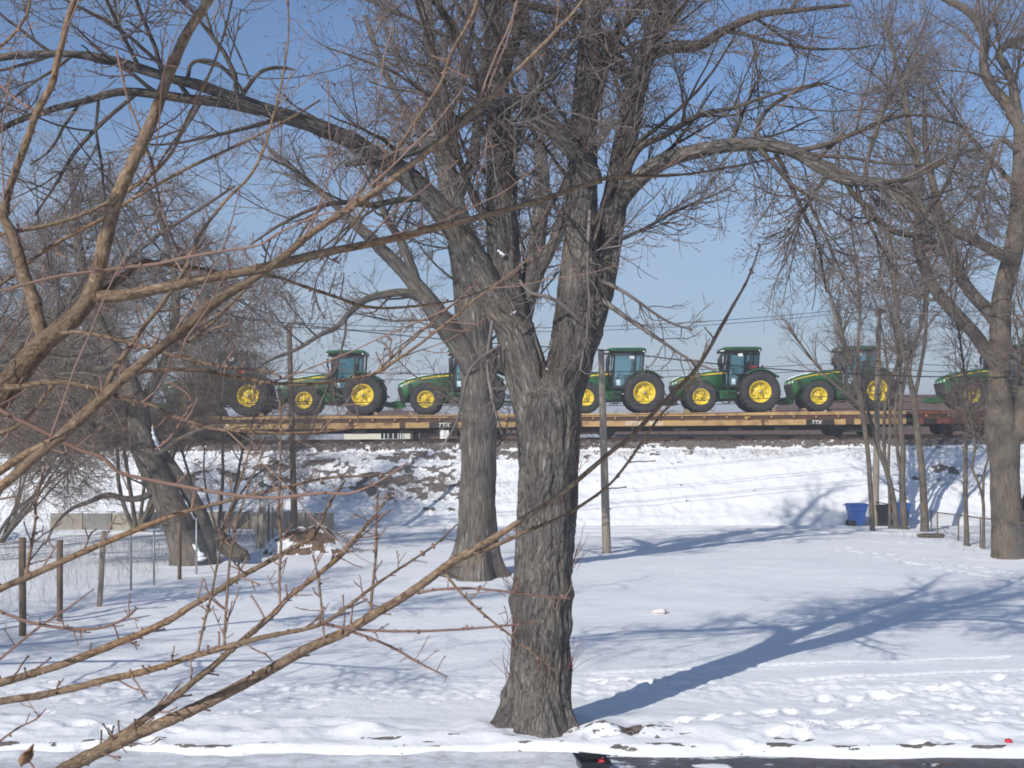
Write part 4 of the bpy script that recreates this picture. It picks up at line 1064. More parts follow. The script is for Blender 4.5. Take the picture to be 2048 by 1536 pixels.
tubes_obj('trunk', [(tB[0], tB[1], 96, 0, flareB), (B1[0], B1[1], 28, 0), (B3[0], B3[1], 28, 0), (B4[0], B4[1], 18, 0)], [M['barkB']], rootB, (.02, 9)).matrix_parent_inverse = Matrix.Translation(-rootB.location)
ex = [extend((tB[0], tB[1]), 4, (-.1, 0, 1), rg), extend(B3, 4, (.2, .1, 1), rg)]
cg = crown(Bs + ex + [(tB[0][120:], tB[1][120:] * .6)], rg, 140, 800, 3600, 9500, sc=1.2, droop=(-.06, .14), tw=(.007, .0048, .0036), bias=(0, 0, .0), wob=.11)
tubes_obj('crown', [(p, r_, 10, 0) for p, r_ in Bs[1:2] + Bs[4:] + ex] + cg, [M['barkB'], M['twigD']], rootB).matrix_parent_inverse = Matrix.Translation(-rootB.location)

# ------------------------------------------------------------------ big trunk at the right edge (Y ~44)
YE = gy(1112)
rg = np.random.default_rng(44)
rootE = empty('maple_tree', at(2018, 1118, YE), 'big brown trunked tree at the right edge with a forked, leaning upper trunk', 'tree')
tE = trace([(2017, 1126, 76), (2017, 1110, 66), (2015, 1060, 62), (2012, 1000, 59), (2009, 940, 56), (2006, 880, 62), (2001, 840, 58), (1998, 790, 46), (1999, 720, 42), (2000, 660, 40), (2003, 600, 38), (2014, 550, 38), (2026, 505, 36), (2034, 450, 34), (2036, 400, 30), (2040, 330, 28), (2042, 250, 26)], YE, 180)
E0 = trace([(2042, 262, 22), (2014, 208, 21), (1985, 175, 20), (1972, 150, 19), (1967, 120, 18), (1970, 80, 18), (1956, 44, 17), (1930, 18, 16), (1895, 0, 14), (1840, -30, 10)], YE, 40)
E0b = trace([(2040, 240, 18), (2030, 200, 18), (2024, 160, 17), (2005, 122, 16), (1997, 108, 15), (2016, 88, 15), (2048, 78, 15), (2110, 70, 10)], YE, 30)
E1 = trace([(1992, 735, 26, -.1), (1968, 695, 26, -.2), (1942, 660, 25, -.3), (1912, 628, 25, -.4), (1888, 602, 24, -.5), (1862, 565, 22, -.5), (1842, 520, 20, -.6), (1834, 478, 18, -.6), (1838, 410, 16, -.6), (1838, 342, 14, -.7), (1820, 273, 12, -.8), (1812, 200, 10, -.9), (1790, 120, 8, -1), (1770, 40, 6, -1.1)], YE, 60)
E2 = trace([(1996, 650, 26, .2), (1975, 620, 26, .2), (1950, 595, 25, .3), (1928, 565, 24, .3), (1912, 525, 22, .3), (1895, 480, 20, .3), (1878, 420, 17, .4), (1862, 350, 14, .4), (1850, 280, 11, .5), (1850, 200, 8, .6)], YE, 44)
E3 = trace([(2036, 520, 22, -.3), (1998, 508, 22, -.5), (1946, 478, 21, -.8), (1895, 458, 20, -1.1), (1850, 430, 18, -1.3), (1800, 400, 15, -1.5), (1755, 375, 12, -1.7), (1700, 350, 9, -1.9), (1640, 320, 6, -2)], YE, 44)
E4 = trace([(2010, 870, 46, -.1), (2035, 860, 44, -.1), (2052, 800, 40, -.2), (2062, 700, 34, -.2), (2075, 560, 28, -.3), (2090, 420, 22, -.3)], YE, 40)
E5 = trace([(2034, 300, 12, -.2), (2000, 280, 10, -.4), (1980, 330, 9, -.6), (1962, 390, 8, -.7), (1950, 440, 7, -.7), (1930, 470, 6, -.8)], YE, 24)
E6 = trace([(2038, 380, 12, .3), (1990, 330, 10, .6), (1930, 260, 8, .9), (1880, 200, 6, 1.2), (1820, 130, 4, 1.4)], YE, 24)
Es = [E0, E0b, E1, E2, E3, E4, E5, E6]
tubes_obj('trunk', [(tE[0], tE[1], 80, 0), (E1[0], E1[1], 22, 0), (E2[0], E2[1], 22, 0), (E3[0], E3[1], 20, 0), (E4[0], E4[1], 28, 0), (E0[0], E0[1], 18, 0), (E0b[0], E0b[1], 18, 0)], [M['barkE']], rootE, (.018, 12)).matrix_parent_inverse = Matrix.Translation(-rootE.location)
cg = crown(Es, rg, 130, 800, 4200, 12000, sc=1.25, droop=(-.04, .16), tw=(.007, .005, .0038), bud=None, wob=.11)
tubes_obj('crown', [(E5[0], E5[1], 8, 0), (E6[0], E6[1], 8, 0)] + cg, [M['barkE'], M['twigD']], rootE).matrix_parent_inverse = Matrix.Translation(-rootE.location)

# ------------------------------------------------------------------ slender trees at right
def slender(label, Y, stems, seed, n=(60, 380, 1700, 5200), sc=.8, base=None, mat='twigD', name='slender_tree', L=None, bias=None, ang=(25, 60), grp='slender trees at right'):
    rg = np.random.default_rng(seed)
    root = empty(name, at(stems[0][0][0], stems[0][0][1] + 3, Y), label, 'tree', grp)
    n = (int(n[0] * .7), int(n[1] * .5), int(n[2] * .45), int(n[3] * .45))
    ls = [trace(s, Y, 40, .7) for s in stems]
    tubes_obj('trunk', [(p, r_, 16, 0) for p, r_ in ls], [M['barkL'] if mat == 'twigL' else M['barkE']], root, (.008, 14)).matrix_parent_inverse = Matrix.Translation(-root.location)
    cg = crown([(p[10:], r_[10:]) for p, r_ in ls], rg, *n, sc=sc, droop=(-.02, .10), tw=(.0075, .0052, .004), wob=.11, up=.35, ang=ang, bias=bias, **({'L': L} if L else {}))
    tubes_obj('crown', cg, [M['barkL'], M[mat]], root).matrix_parent_inverse = Matrix.Translation(-root.location)
    return root
Yd = gy(1057)
slender('slender tree leaning left across the black bin, its stem forking low', Yd, [[(1793, 1062, 18), (1790, 1020, 16), (1782, 975, 15), (1771, 935, 14), (1758, 900, 13), (1745, 850, 10), (1722, 780, 9), (1700, 720, 8), (1680, 650, 7), (1655, 580, 5), (1625, 500, 4)],
         [(1771, 935, 11), (1768, 880, 10), (1772, 800, 9), (1800, 700, 9), (1790, 600, 8), (1770, 500, 6), (1740, 400, 4)]], 51, (95, 600, 2300, 6500))
slender('thin straight young tree between the pole and the blue bin at right', Yd, [[(1779, 1064, 8), (1779, 1000, 8), (1777, 930, 8), (1780, 850, 7), (1776, 760, 6), (1768, 680, 5), (1750, 600, 4)]], 52, (30, 160, 600, 1800))
slender('dark slender tree with a bushy foot in front of the right blue bin', Yd, [[(1809, 1064, 22), (1807, 1020, 19), (1804, 960, 18), (1806, 900, 15), (1800, 830, 13), (1812, 740, 12), (1845, 640, 10), (1850, 540, 9), (1842, 440, 7), (1830, 340, 4)],
         [(1804, 960, 11), (1795, 900, 10), (1790, 820, 8), (1800, 740, 8), (1785, 640, 7), (1760, 560, 5)]], 53, (70, 420, 1700, 5000))
Yd4 = gy(1062)
slender('pale slender tree right of the bins, with the fallen log at its foot', Yd4, [[(1850, 1066, 26), (1849, 1040, 23), (1847, 990, 21), (1844, 940, 19), (1838, 890, 18), (1832, 840, 18), (1826, 790, 17), (1815, 735, 13), (1803, 690, 11), (1792, 600, 10), (1783, 500, 8), (1778, 420, 5), (1765, 330, 4)],
         [(1828, 800, 13), (1840, 740, 11), (1850, 680, 10), (1854, 600, 9), (1858, 520, 7), (1870, 420, 5)]], 54, (95, 560, 2300, 6500))
slender('slender tree with rough suckered foot beside the chain fence at right', gy(1093), [[(1933, 1098, 16), (1933, 1060, 14), (1931, 1000, 13), (1931, 950, 13), (1931, 900, 12), (1936, 840, 10), (1930, 760, 8), (1920, 680, 6), (1905, 600, 4)]], 55, (45, 260, 1100, 3000))
slender('thin forked tree nearest the big trunk at the right edge', gy(1099), [[(1967, 1104, 10), (1967, 1050, 9), (1966, 1000, 9), (1955, 962, 7), (1945, 935, 7), (1950, 890, 6), (1940, 820, 5), (1925, 760, 4)], [(1966, 1000, 8), (1968, 950, 7), (1976, 918, 6), (1984, 890, 6), (1990, 850, 4)]], 56, (40, 200, 800, 2200))
slender('pale fan of thin upright branches against the sky, right of centre behind the bins', 57.5, [[(1745, 1065, 15), (1742, 1000, 14), (1735, 900, 13), (1720, 800, 12), (1700, 720, 11), (1675, 640, 9), (1650, 560, 7), (1620, 490, 4)], [(1725, 820, 11), (1715, 720, 9), (1720, 620, 8), (1712, 520, 6), (1700, 440, 4)], [(1722, 810, 9), (1660, 760, 8), (1610, 700, 6), (1570, 640, 4)]], 57, (110, 650, 2600, 7600))

# ------------------------------------------------------------------ left thicket trees
YL = gy(1130)
rg = np.random.default_rng(61)
rootL = empty('leaning_tree', at(385, 1134, YL), 'thick old tree leaning left behind the wire fence, its split trunk lined with snow', 'tree')
def flareL(r, th, ln):
    z = ln[:, :, None]; return r + np.exp(-(z / .35)) * .12 * (1 + .5 * np.sin(th * 4)[None, None])
L0 = trace([(382, 1146, 76), (378, 1110, 70), (366, 1070, 66), (350, 1030, 62), (332, 990, 58), (312, 950, 54), (292, 905, 50), (280, 860, 46), (272, 810, 42), (255, 760, 36), (236, 720, 34), (212, 680, 30), (190, 630, 26), (170, 570, 22), (158, 500, 18), (150, 420, 14), (140, 330, 10)], YL, 170)
L1_ = trace([(418, 1136, 34, .35), (414, 1090, 32, .35), (404, 1045, 30, .35), (386, 1005, 28, .35), (364, 965, 26, .3), (340, 930, 24, .25), (318, 895, 20, .2), (306, 868, 16, .15)], YL, 70)
L2_ = trace([(322, 968, 14, -.2), (290, 993, 13, -.3), (255, 998, 12, -.4), (215, 990, 11, -.5), (180, 1003, 9, -.6), (140, 1020, 7, -.7), (110, 1050, 5, -.7), (90, 1090, 4, -.7)], YL, 40)
L3_ = trace([(282, 840, 20, .2), (300, 780, 20, .3), (330, 720, 18, .4), (350, 640, 16, .5), (350, 560, 14, .6), (330, 470, 11, .7), (300, 380, 8, .8)], YL, 40)
L4_ = trace([(300, 910, 12, -.2), (330, 900, 12, -.3), (355, 880, 9, -.3), (400, 860, 7, -.4), (450, 850, 5, -.4)], YL, 24)
L5_ = trace([(240, 725, 16, -.2), (190, 740, 14, -.5), (140, 720, 12, -.8), (90, 730, 9, -1), (40, 760, 6, -1.2)], YL, 30)
L6_ = trace([(340, 700, 12, .4), (400, 640, 10, .2), (450, 600, 8, 0), (500, 560, 6, -.2), (560, 540, 4, -.3)], YL, 30)
L7_ = trace([(262, 790, 16, -.2), (220, 830, 14, -.6), (170, 860, 11, -1), (110, 900, 8, -1.2), (60, 960, 5, -1.4)], YL, 30)
Ls = [L0, L1_, L2_, L3_, L4_, L5_, L6_, L7_]
tubes_obj('trunk', [(L0[0], L0[1], 72, 0, flareL), (L1_[0], L1_[1], 32, 0), (L3_[0], L3_[1], 20, 0), (L2_[0], L2_[1], 18, 0)], [M['barkL']], rootL, (.02, 10)).matrix_parent_inverse = Matrix.Translation(-rootL.location)
cg = crown([Ls[3]] + Ls[5:] + [(L0[0][90:], L0[1][90:])], rg, 150, 1100, 5600, 15000, sc=1.0, droop=(-.12, .05), tw=(.0075, .0054, .004), wob=.22, up=-.05, ang=(30, 95))
tubes_obj('crown', [(p, r_, 9, 0) for p, r_ in (L4_, L5_, L6_, L7_)] + cg, [M['barkL'], M['twigL']], rootL).matrix_parent_inverse = Matrix.Translation(-rootL.location)
for k, (px, py, dx, rr_) in enumerate(((378, 985, .9, .06), (408, 1040, 1.0, .07))):
    pass
# snow along the split
q = []
for (px, py) in ((306, 862), (312, 885), (318, 905)): q.append(at(px, py, YL - .05))
snow_streak([at(304, 852, YL - .25), at(307, 870, YL - .3), at(315, 890, YL - .3), at(322, 906, YL - .3)], [.02, .05, .05, .03], 'streak of snow high on the leaning tree at left', 4, 1)
snow_streak([at(345, 958, YL + .1), at(358, 985, YL), at(374, 1015, YL), at(386, 1040, YL), at(392, 1072, YL)], [.02, .035, .055, .045, .02], 'line of snow lodged in the split of the leaning trunk', 6, 1)
snow_streak([at(385, 1088, YL - .55), at(398, 1104, YL - .6), at(404, 1122, YL - .6)], [.03, .10, .12], 'snow heaped at the hollow foot of the leaning trunk', 7, 1)
# fallen broken stem beside it
lg = trace([(430, 1068, 30, .6), (452, 1092, 32, .3), (474, 1106, 27, .1), (490, 1111, 22, -.05), (499, 1114, 3, -.1)], YL, 24)
o = tubes_obj('broken_log', [(lg[0], lg[1], 28, 0)], [M['barkdark']], None, (.03, 8)); tag(o, 'dark broken log lying right of the leaning tree foot, half buried in snow', 'log')

def thicket(label, X_, Y_, seed, hgt, n, spread, mat='twigL', stems=6, name='bushy_tree', grp='brown thicket trees on the left', sc=1.0, lean=(0, 0), clip=True):
    rg = np.random.default_rng(seed); z0 = ground(X_, Y_) - .05
    n = (int(n[0] * .85), int(n[1] * .8), int(n[2] * .85), int(n[3] * .9))
    root = empty(name, (X_, Y_, z0), label, 'tree', grp); ls = []
    tr = []
    for k in range(stems):
        a = 2 * math.pi * k / stems + rg.uniform(-.4, .4); p = np.array([X_ + .12 * math.cos(a), Y_ + .12 * math.sin(a), z0]); d = norm(np.array([math.cos(a) * spread + lean[0], math.sin(a) * spread + lean[1], 1.0])); pts = [p]; nn = 14; Ln = hgt * rg.uniform(.75, 1.1)
        for j in range(nn): d = norm(d + rg.normal(size=3) * .10 + np.array([math.cos(a) * .05 * spread, math.sin(a) * .05 * spread, .02 - .03 * spread * (j > 7)])); p = p + d * Ln / nn; pts.append(p)
        r0 = rg.uniform(.05, .085) * (hgt / 8); ls.append((np.array(pts), np.linspace(r0, r0 * .22, nn + 1)))
    tubes_obj('trunk', [(*[v for v in (p, r_)], 12, 0) for p, r_ in ls], [M['barkL']], root).matrix_parent_inverse = Matrix.Translation(-root.location)
    cg = crown([(p[5:], r_[5:]) for p, r_ in ls], rg, *n, sc=sc, droop=(-.05, .06), tw=(.0072, .005, .0038), wob=.17, up=.2, ang=(25, 80), clip=clip)
    tubes_obj('crown', cg, [M['barkL'], M[mat]], root).matrix_parent_inverse = Matrix.Translation(-root.location)
    return root
thicket('dense brown many stemmed tree at the far left edge, arching over the concrete blocks', -19.5, 50.5, 71, 8.5, (140, 1100, 5500, 15000), .75, stems=7, sc=1.05)
thicket('tall brown bushy tree between the left edge and the leaning tree, nearest the train', -15.6, 55.5, 72, 11.5, (170, 1200, 6000, 17000), .42, stems=6, sc=1.15)
thicket('bushy brown tree just behind the leaning tree, screening two tractors', -11.9, 53.5, 73, 8.2, (130, 900, 4500, 13000), .55, stems=6, sc=1.05)
thicket('low tangled tree at the left edge behind the weathered fence posts', -17.2, 42.5, 74, 7.6, (90, 650, 3200, 8500), .8, stems=7, sc=.95)
thicket('tall brown tree leaning in from beyond the left edge of the frame', -20.5, 46.0, 75, 14, (140, 1000, 5000, 13500), .4, stems=5, sc=1.3, lean=(.22, 0))
# tree just out of frame at left whose shadow streaks the left yard
thicket('bare tree beyond the left edge, only its outer twigs in frame', -13.4, 21.5, 76, 11.5, (150, 1100, 5500, 14000), .6, stems=7, sc=1.1, name='bare_tree', grp=None, clip=False)
thicket('upright bare tree beyond the right edge of the frame', 22.5, 45.5, 77, 12.5, (110, 800, 3600, 10000), .35, stems=4, sc=1.15, name='bare_tree', grp=None, mat='twigD')

# far row of bare trees beyond the houses
def far_tree(seed):
    rg = np.random.default_rng(seed); ls = []
    for k in range(5):
        a = 2 * math.pi * k / 5; p = np.array([0, 0, 0.]); d = norm(np.array([math.cos(a) * .35, math.sin(a) * .35, 1])); pts = [p]
        for j in range(10): d = norm(d + rg.normal(size=3) * .09); p = p + d * .72; pts.append(p)
        ls.append((np.array(pts), np.linspace(.12, .03, 11)))
    cg = crown(ls, rg, 90, 520, 1700, 3000, sc=1.1, tw=(.02, .016, .013), wob=.15, up=.4, clip=False)
    return ls, cg
fars = []
for s in (1, 2):
    ls, cg = far_tree(200 + s)
    r0 = empty('bare_tree', (0, 0, 0), 'x', 'tree', 'bare trees beyond the railway')
    tubes_obj('trunk', [(p, r_, 8, 0) for p, r_ in ls], [M['barkL']], r0); tubes_obj('crown', cg, [M['barkL'], M['twigD']], r0); fars.append(r0)
rr = np.random.default_rng(12)
ORD = 'first second third fourth fifth sixth seventh eighth ninth tenth eleventh twelfth thirteenth'.split()
pos = [(-47 + 8.1 * k + rr.uniform(-1.5, 1.5), 128 + rr.uniform(-8, 10)) for k in range(13)]
for k, (x, y) in enumerate(pos):
    o = fars[k] if k < 2 else copy_tree(fars[k % 2])
    o.location = (x, y, -.1); o.rotation_euler = (0, 0, rr.uniform(0, 6.28)); s = rr.uniform(.72, 1.02); o.scale = (s, s, s)
    o['label'] = f'far bare tree, {ORD[k]} from the left in the row beyond the houses'
# ------------------------------------------------------------------ foreground tree by the window (branches 4-5.5 m away)
rg = np.random.default_rng(81)
YF = 4.6
rootF = empty('bare_tree', (-3.35, 4.7, 0), 'near tree beyond the left edge whose smooth tan branches cross the whole left half', 'tree')
def fb(name, pts, Y, spurs=0, mat='tan', n=None, spl=(.03, .13), m=12, shoots=0):
    n = n or max(12, len(pts) * 6)
    P, R = trace(pts, Y, n, .9)
    # knobbly nodes
    ln = np.r_[0, np.cumsum(np.linalg.norm(np.diff(P, axis=0), axis=1))]
    fine = max(n, int(ln[-1] / .012)); C = catmull(np.c_[P, R], min(fine, 420)); P, R = C[:, :3], C[:, 3]
    ln = np.r_[0, np.cumsum(np.linalg.norm(np.diff(P, axis=0), axis=1))]
    for q in np.arange(rg.uniform(.03, .1), ln[-1], .085):
        q = q + rg.normal() * .02; R = R * (1 + rg.uniform(.10, .30) * np.minimum(1, .009 / R) * np.exp(-((ln - q) / np.maximum(.6 * R, .006)) ** 2))
    P = P + np.stack([fbm(P3(ln * 5, i * 3.7, Y), 2, 5) for i in range(3)], -1) * (.0035 * (1 - np.exp(-ln / .1)))[:, None]
    groups = [(P, R, m if R.mean() < .02 else 24, 0 if mat == 'tan' else 1)]
    if shoots:
        Pc, Rc = to_common([(P, R)], 60)
        sh = grow(Pc, Rc, shoots, .35, 1.0, 20, 60, 12, .5, .0036, .0022, .07, .02, .05, rg, .25, 1, (.15, 0, .35), .5, 1, 0)
        groups.append((sh[0], sh[1], 6, 1)); s2 = grow(*sh, shoots * 5, .02, .12, 35, 80, 4, .8, .0026, .0018, .1, 0, .06, rg, .1, 1, None, .8); groups.append((s2[0], s2[1], 4, 1))
    if spurs:
        Pc, Rc = to_common([(P, R)], 60)
        ok = grow(Pc, Rc, spurs, spl[0], spl[1], 45, 85, 6, .5, .0038, .002, .10, .03, .06, rg, .02, 1, (0, 0, .25), .75, 1, 0)
        S, SR = ok; SR = SR * np.array([[1.5, 1, 1, 1.05, .95, 1.5]])
        groups.append((S, SR, 5, 1))
        t2 = grow(S, SR, spurs // 2, spl[0] * .35, spl[1] * .45, 30, 70, 4, .8, .0028, .0016, .1, 0, .05, rg, .3, .95, None, .9)
        groups.append((t2[0], t2[1], 4, 1))
        k = rg.integers(0, len(Pc[0]), spurs); e = Pc[0][k]; d = norm(rg.normal(size=(len(k), 3))); rr_ = Rc[0][k][:, None]
        nb = np.stack([e + d * rr_ * .6, e + d * (rr_ + .005), e + d * (rr_ + .010)], 1); groups.append((nb, np.repeat([[.006, .005, .0015]], len(k), 0), 5, 1))
    o = tubes_obj(name, groups, [M['tan'], M['redtwig']], rootF); o.matrix_parent_inverse = Matrix.Translation(-rootF.location)
    return o
# trunk outside the frame at left
px0 = 1024 + (-3.35) / 4.7 * F
tf = trace([(px0 - 10, 3090, 210), (px0, 2600, 170), (px0 + 15, 2100, 150), (px0 + 30, 1600, 135), (px0 + 20, 1100, 100), (px0, 600, 80), (px0 + 60, 0, 50), (px0 + 40, -600, 26)], 4.7, 90)
tubes_obj('trunk', [(tf[0], tf[1], 48, 0)], [M['tan']], rootF, (.006, 20)).matrix_parent_inverse = Matrix.Translation(-rootF.location)
fb('branch', [(px0 + 20, 1550, 90, .1), (-560, 1320, 80, .05), (-300, 1050, 72), (-120, 890, 66), (0, 790, 60), (40, 742, 54), (85, 690, 46), (130, 655, 40), (168, 615, 38), (190, 575, 36), (198, 545, 33), (212, 480, 32), (235, 400, 30), (265, 330, 28), (300, 250, 26), (325, 180, 24), (348, 125, 24), (372, 70, 22), (420, -5, 18), (450, -60, 16)], YF, 8, n=260, m=24, shoots=6)
fb('branch', [(196, 592, 30), (240, 592, 26), (300, 582, 24), (350, 572, 23), (400, 560, 22), (480, 545, 20), (555, 528, 20), (650, 505, 18), (720, 492, 17), (850, 462, 16), (950, 437, 14), (1025, 417, 13), (1120, 388, 10), (1200, 360, 9), (1260, 352, 8), (1330, 352, 6), (1400, 346, 5), (1480, 332, 5), (1570, 315, 3.5)], YF, 14, n=200, m=18, shoots=7)
fb('branch', [(204, 588, 20, .02), (240, 560, 17, .08), (285, 527, 14, .15), (330, 530, 10, .2), (400, 538, 9, .2), (450, 546, 8, .2), (500, 548, 8, .2), (550, 553, 7, .2), (600, 570, 7, .2), (680, 597, 7, .2), (718, 611, 7, .2), (782, 616, 6, .2), (850, 611, 5, .2), (919, 599, 4, .2), (1005, 565, 4, .2), (1073, 520, 3, .2), (1100, 500, 2.5, .2)], YF, 26, n=120)
fb('branch', [(92, 692, 30, .0), (76, 640, 30), (66, 600, 30), (50, 560, 28), (34, 500, 26), (20, 460, 24), (8, 430, 20), (22, 370, 17), (44, 307, 17), (72, 230, 16), (103, 171, 15), (115, 120, 14), (126, 85, 13), (140, 30, 13), (156, -20, 11)], YF + .05, 8, n=140, m=18, shoots=4)
fb('branch', [(-560, 1350, 34, -.1), (-200, 1110, 28, -.2), (0, 976, 22, -.3), (68, 917, 22, -.3), (137, 862, 22, -.3), (190, 812, 22, -.3), (239, 765, 22, -.3), (308, 705, 21, -.3), (376, 650, 21, -.3), (437, 602, 20, -.3), (513, 555, 18, -.3), (560, 522, 17, -.3), (620, 470, 16, -.3), (680, 430, 15, -.3), (730, 398, 14, -.3), (782, 362, 14, -.3), (868, 294, 13, -.3), (936, 236, 12, -.3), (988, 188, 11, -.3), (1022, 154, 9, -.3), (1090, 85, 8, -.3), (1158, 10, 6, -.3), (1190, -30, 5, -.3)], YF, 12, n=200, m=18, shoots=9)
fb('branch', [(-560, 1280, 24, -.15), (-150, 1045, 20, -.2), (0, 944, 17, -.25), (51, 910, 17, -.25), (110, 878, 16, -.25), (150, 840, 15, -.25), (200, 798, 14, -.27), (239, 768, 12, -.29)], YF, 4)
fb('branch', [(212, 783, 12, -.2), (229, 740, 12, -.1), (267, 684, 11, -.05), (290, 650, 11), (331, 599, 10), (369, 541, 9), (400, 470, 8), (444, 410, 7), (506, 342, 6), (547, 239, 5), (574, 102, 4), (577, 0, 4), (576, -40, 3)], YF, 18, shoots=3)
fb('branch', [(0, 775, 14), (34, 774, 13), (90, 766, 12), (130, 767, 12), (170, 773, 11), (212, 784, 11), (260, 801, 9), (308, 811, 8), (335, 828, 8), (376, 842, 7), (420, 856, 6), (478, 862, 6), (560, 866, 5), (683, 860, 4), (720, 850, 3)], YF - .15, 16, shoots=3)
fb('branch', [(120, 668, 12), (144, 664, 9), (200, 672, 9), (249, 685, 8), (300, 697, 8), (349, 712, 8), (420, 728, 7), (492, 739, 6), (530, 742, 5), (560, 752, 4)], YF - .1, 14)
fb('branch', [(255, 752, 10, -.3), (300, 742, 9, -.2), (400, 742, 9, -.1), (470, 755, 8), (540, 765, 8), (600, 768, 8), (680, 762, 7), (748, 748, 7), (800, 715, 6), (885, 655, 6), (953, 598, 5), (1005, 560, 4), (1080, 500, 3), (1120, 470, 2.5)], YF, 22, shoots=4)
fb('branch', [(748, 748, 6), (800, 702, 5), (858, 650, 5), (902, 612, 4), (960, 560, 3)], YF, 12, n=40)
fb('branch', [(-300, 660, 10, .3), (0, 584, 7, .3), (41, 570, 7, .3), (120, 552, 7, .3), (205, 541, 7, .3), (308, 527, 7, .3), (380, 514, 6, .3), (444, 503, 6, .3), (520, 490, 5, .3), (560, 466, 5, .3), (640, 430, 4, .3), (700, 420, 3, .3)], YF - .7, 16, mat='red')
fb('branch', [(-300, 760, 12, .2), (0, 568, 9, .2), (44, 534, 9, .2), (92, 500, 9, .2), (140, 472, 8, .2), (205, 437, 8, .2), (260, 403, 8, .2), (342, 355, 7, .2), (410, 321, 7, .2), (512, 273, 6, .2), (581, 236, 5, .2), (640, 200, 4, .2)], YF, 20)
fb('branch', [(-200, 500, 10, .1), (20, 465, 9, .1), (120, 444, 9, .1), (205, 410, 8, .1), (290, 359, 8, .1), (342, 307, 7, .1), (376, 239, 6, .1), (420, 147, 6, .1), (448, 68, 5, .1), (465, 0, 4, .1), (470, -40, 4, .1)], YF, 14, shoots=3)
fb('branch', [(232, 100, 5, .1), (240, 130, 5, .1), (255, 200, 5, .1), (275, 250, 5, .1), (290, 290, 6, .1), (305, 330, 6, .05), (320, 400, 5, .1), (335, 450, 5, .1), (355, 500, 4, .1), (380, 540, 4, .1)], YF, 20, mat='red')
fb('branch', [(0, 170, 6, .3), (40, 205, 6, .3), (70, 222, 6, .2), (90, 230, 5, .1)], YF, 4, mat='red', n=20)
fb('branch', [(-40, 125, 8, .2), (0, 95, 7, .2), (30, 65, 7, .2), (52, 30, 6, .2), (64, -10, 5, .2)], YF, 5, n=24)
fb('branch', [(960, -20, 6, .4), (945, 30, 7, .4), (905, 100, 7, .4), (880, 170, 8, .4), (840, 230, 8, .4), (800, 290, 7, .4), (760, 360, 7, .4), (720, 430, 6, .4), (680, 480, 5, .4), (640, 520, 4, .4)], YF + .3, 16, mat='tan')
fb('branch', [(376, 684, 8, -.2), (420, 650, 8, -.1), (470, 600, 7), (520, 550, 7), (581, 500, 6), (620, 440, 5), (650, 400, 4)], YF, 10)
fb('branch', [(310, 900, 4, .2), (345, 870, 5, .2), (380, 800, 5, .2), (330, 760, 4, .2)], YF, 3, mat='red', n=20)
# reddish arching shoot (left to right at row ~980)
fb('branch', [(-200, 700, 12), (0, 820, 10), (60, 850, 9), (100, 870, 8), (160, 900, 8), (205, 915, 8), (240, 945, 8), (300, 960, 8), (380, 975, 8), (450, 988, 8), (510, 995, 7), (565, 995, 7), (640, 987, 7), (700, 985, 6), (745, 970, 5), (780, 950, 4), (815, 925, 3)], YF - .3, 12, mat='red')
# lower fan of branches
fb('branch', [(-900, 2350, 40, .2), (-500, 2050, 38), (-160, 1760, 34), (60, 1590, 31), (137, 1536, 30), (181, 1512, 29), (230, 1490, 28), (273, 1469, 27), (342, 1440, 26), (410, 1408, 25), (478, 1373, 24), (547, 1336, 23), (615, 1298, 22), (690, 1264, 21), (748, 1228, 20), (800, 1200, 19), (851, 1165, 18), (892, 1133, 18), (953, 1096, 16), (1005, 1066, 14), (1056, 1032, 12), (1095, 1008, 11), (1158, 960, 11), (1220, 905, 10), (1261, 874, 10), (1320, 812, 9), (1380, 752, 9), (1410, 710, 8), (1440, 657, 8), (1461, 622, 7), (1495, 561, 5), (1519, 492, 3)], YF, 40, n=320, m=20)
fb('branch', [(905, 1126, 12, .03), (933, 1113, 11, .06), (970, 1100, 10, .1), (1005, 1086, 9, .1), (1056, 1062, 8, .1), (1110, 1040, 7, .1), (1158, 1014, 7, .1), (1227, 961, 6, .1), (1295, 869, 6, .1), (1330, 820, 5, .1), (1365, 790, 4, .1), (1392, 745, 4, .1), (1416, 690, 3, .1)], YF, 14)
fb('branch', [(170, 1518, 20), (191, 1503, 19), (225, 1482, 18), (256, 1462, 17), (308, 1424, 16), (359, 1387, 15), (393, 1358, 14), (427, 1332, 14), (461, 1301, 13), (519, 1252, 13), (554, 1221, 12), (581, 1192, 11), (632, 1152, 10), (680, 1110, 9), (731, 1055, 7), (762, 1015, 5), (785, 985, 3)], YF, 26, n=130, m=14, shoots=2)
fb('branch', [(-300, 1500, 20), (-100, 1425, 18), (0, 1403, 17), (85, 1390, 16), (171, 1370, 16), (230, 1356, 15), (290, 1342, 15), (376, 1317, 13), (444, 1298, 13), (513, 1278, 12), (581, 1264, 10), (649, 1245, 9), (690, 1218, 8), (748, 1172, 7), (790, 1142, 5), (834, 1113, 5), (875, 1085, 4), (916, 1049, 3)], YF - .2, 30, n=140, m=14)
fb('branch', [(-300, 1480, 22, .1), (-100, 1400, 20, .1), (0, 1366, 18, .1), (103, 1336, 17, .1), (171, 1312, 17, .1), (239, 1284, 16, .1), (290, 1264, 15, .1), (342, 1240, 15, .1), (376, 1217, 14, .1), (427, 1187, 13, .1), (478, 1155, 12, .1), (547, 1118, 11, .1), (598, 1090, 10, .1), (625, 1075, 8, .1), (642, 1045, 7, .1), (656, 1011, 6, .1), (690, 960, 4, .1)], YF, 30, n=140, m=14)
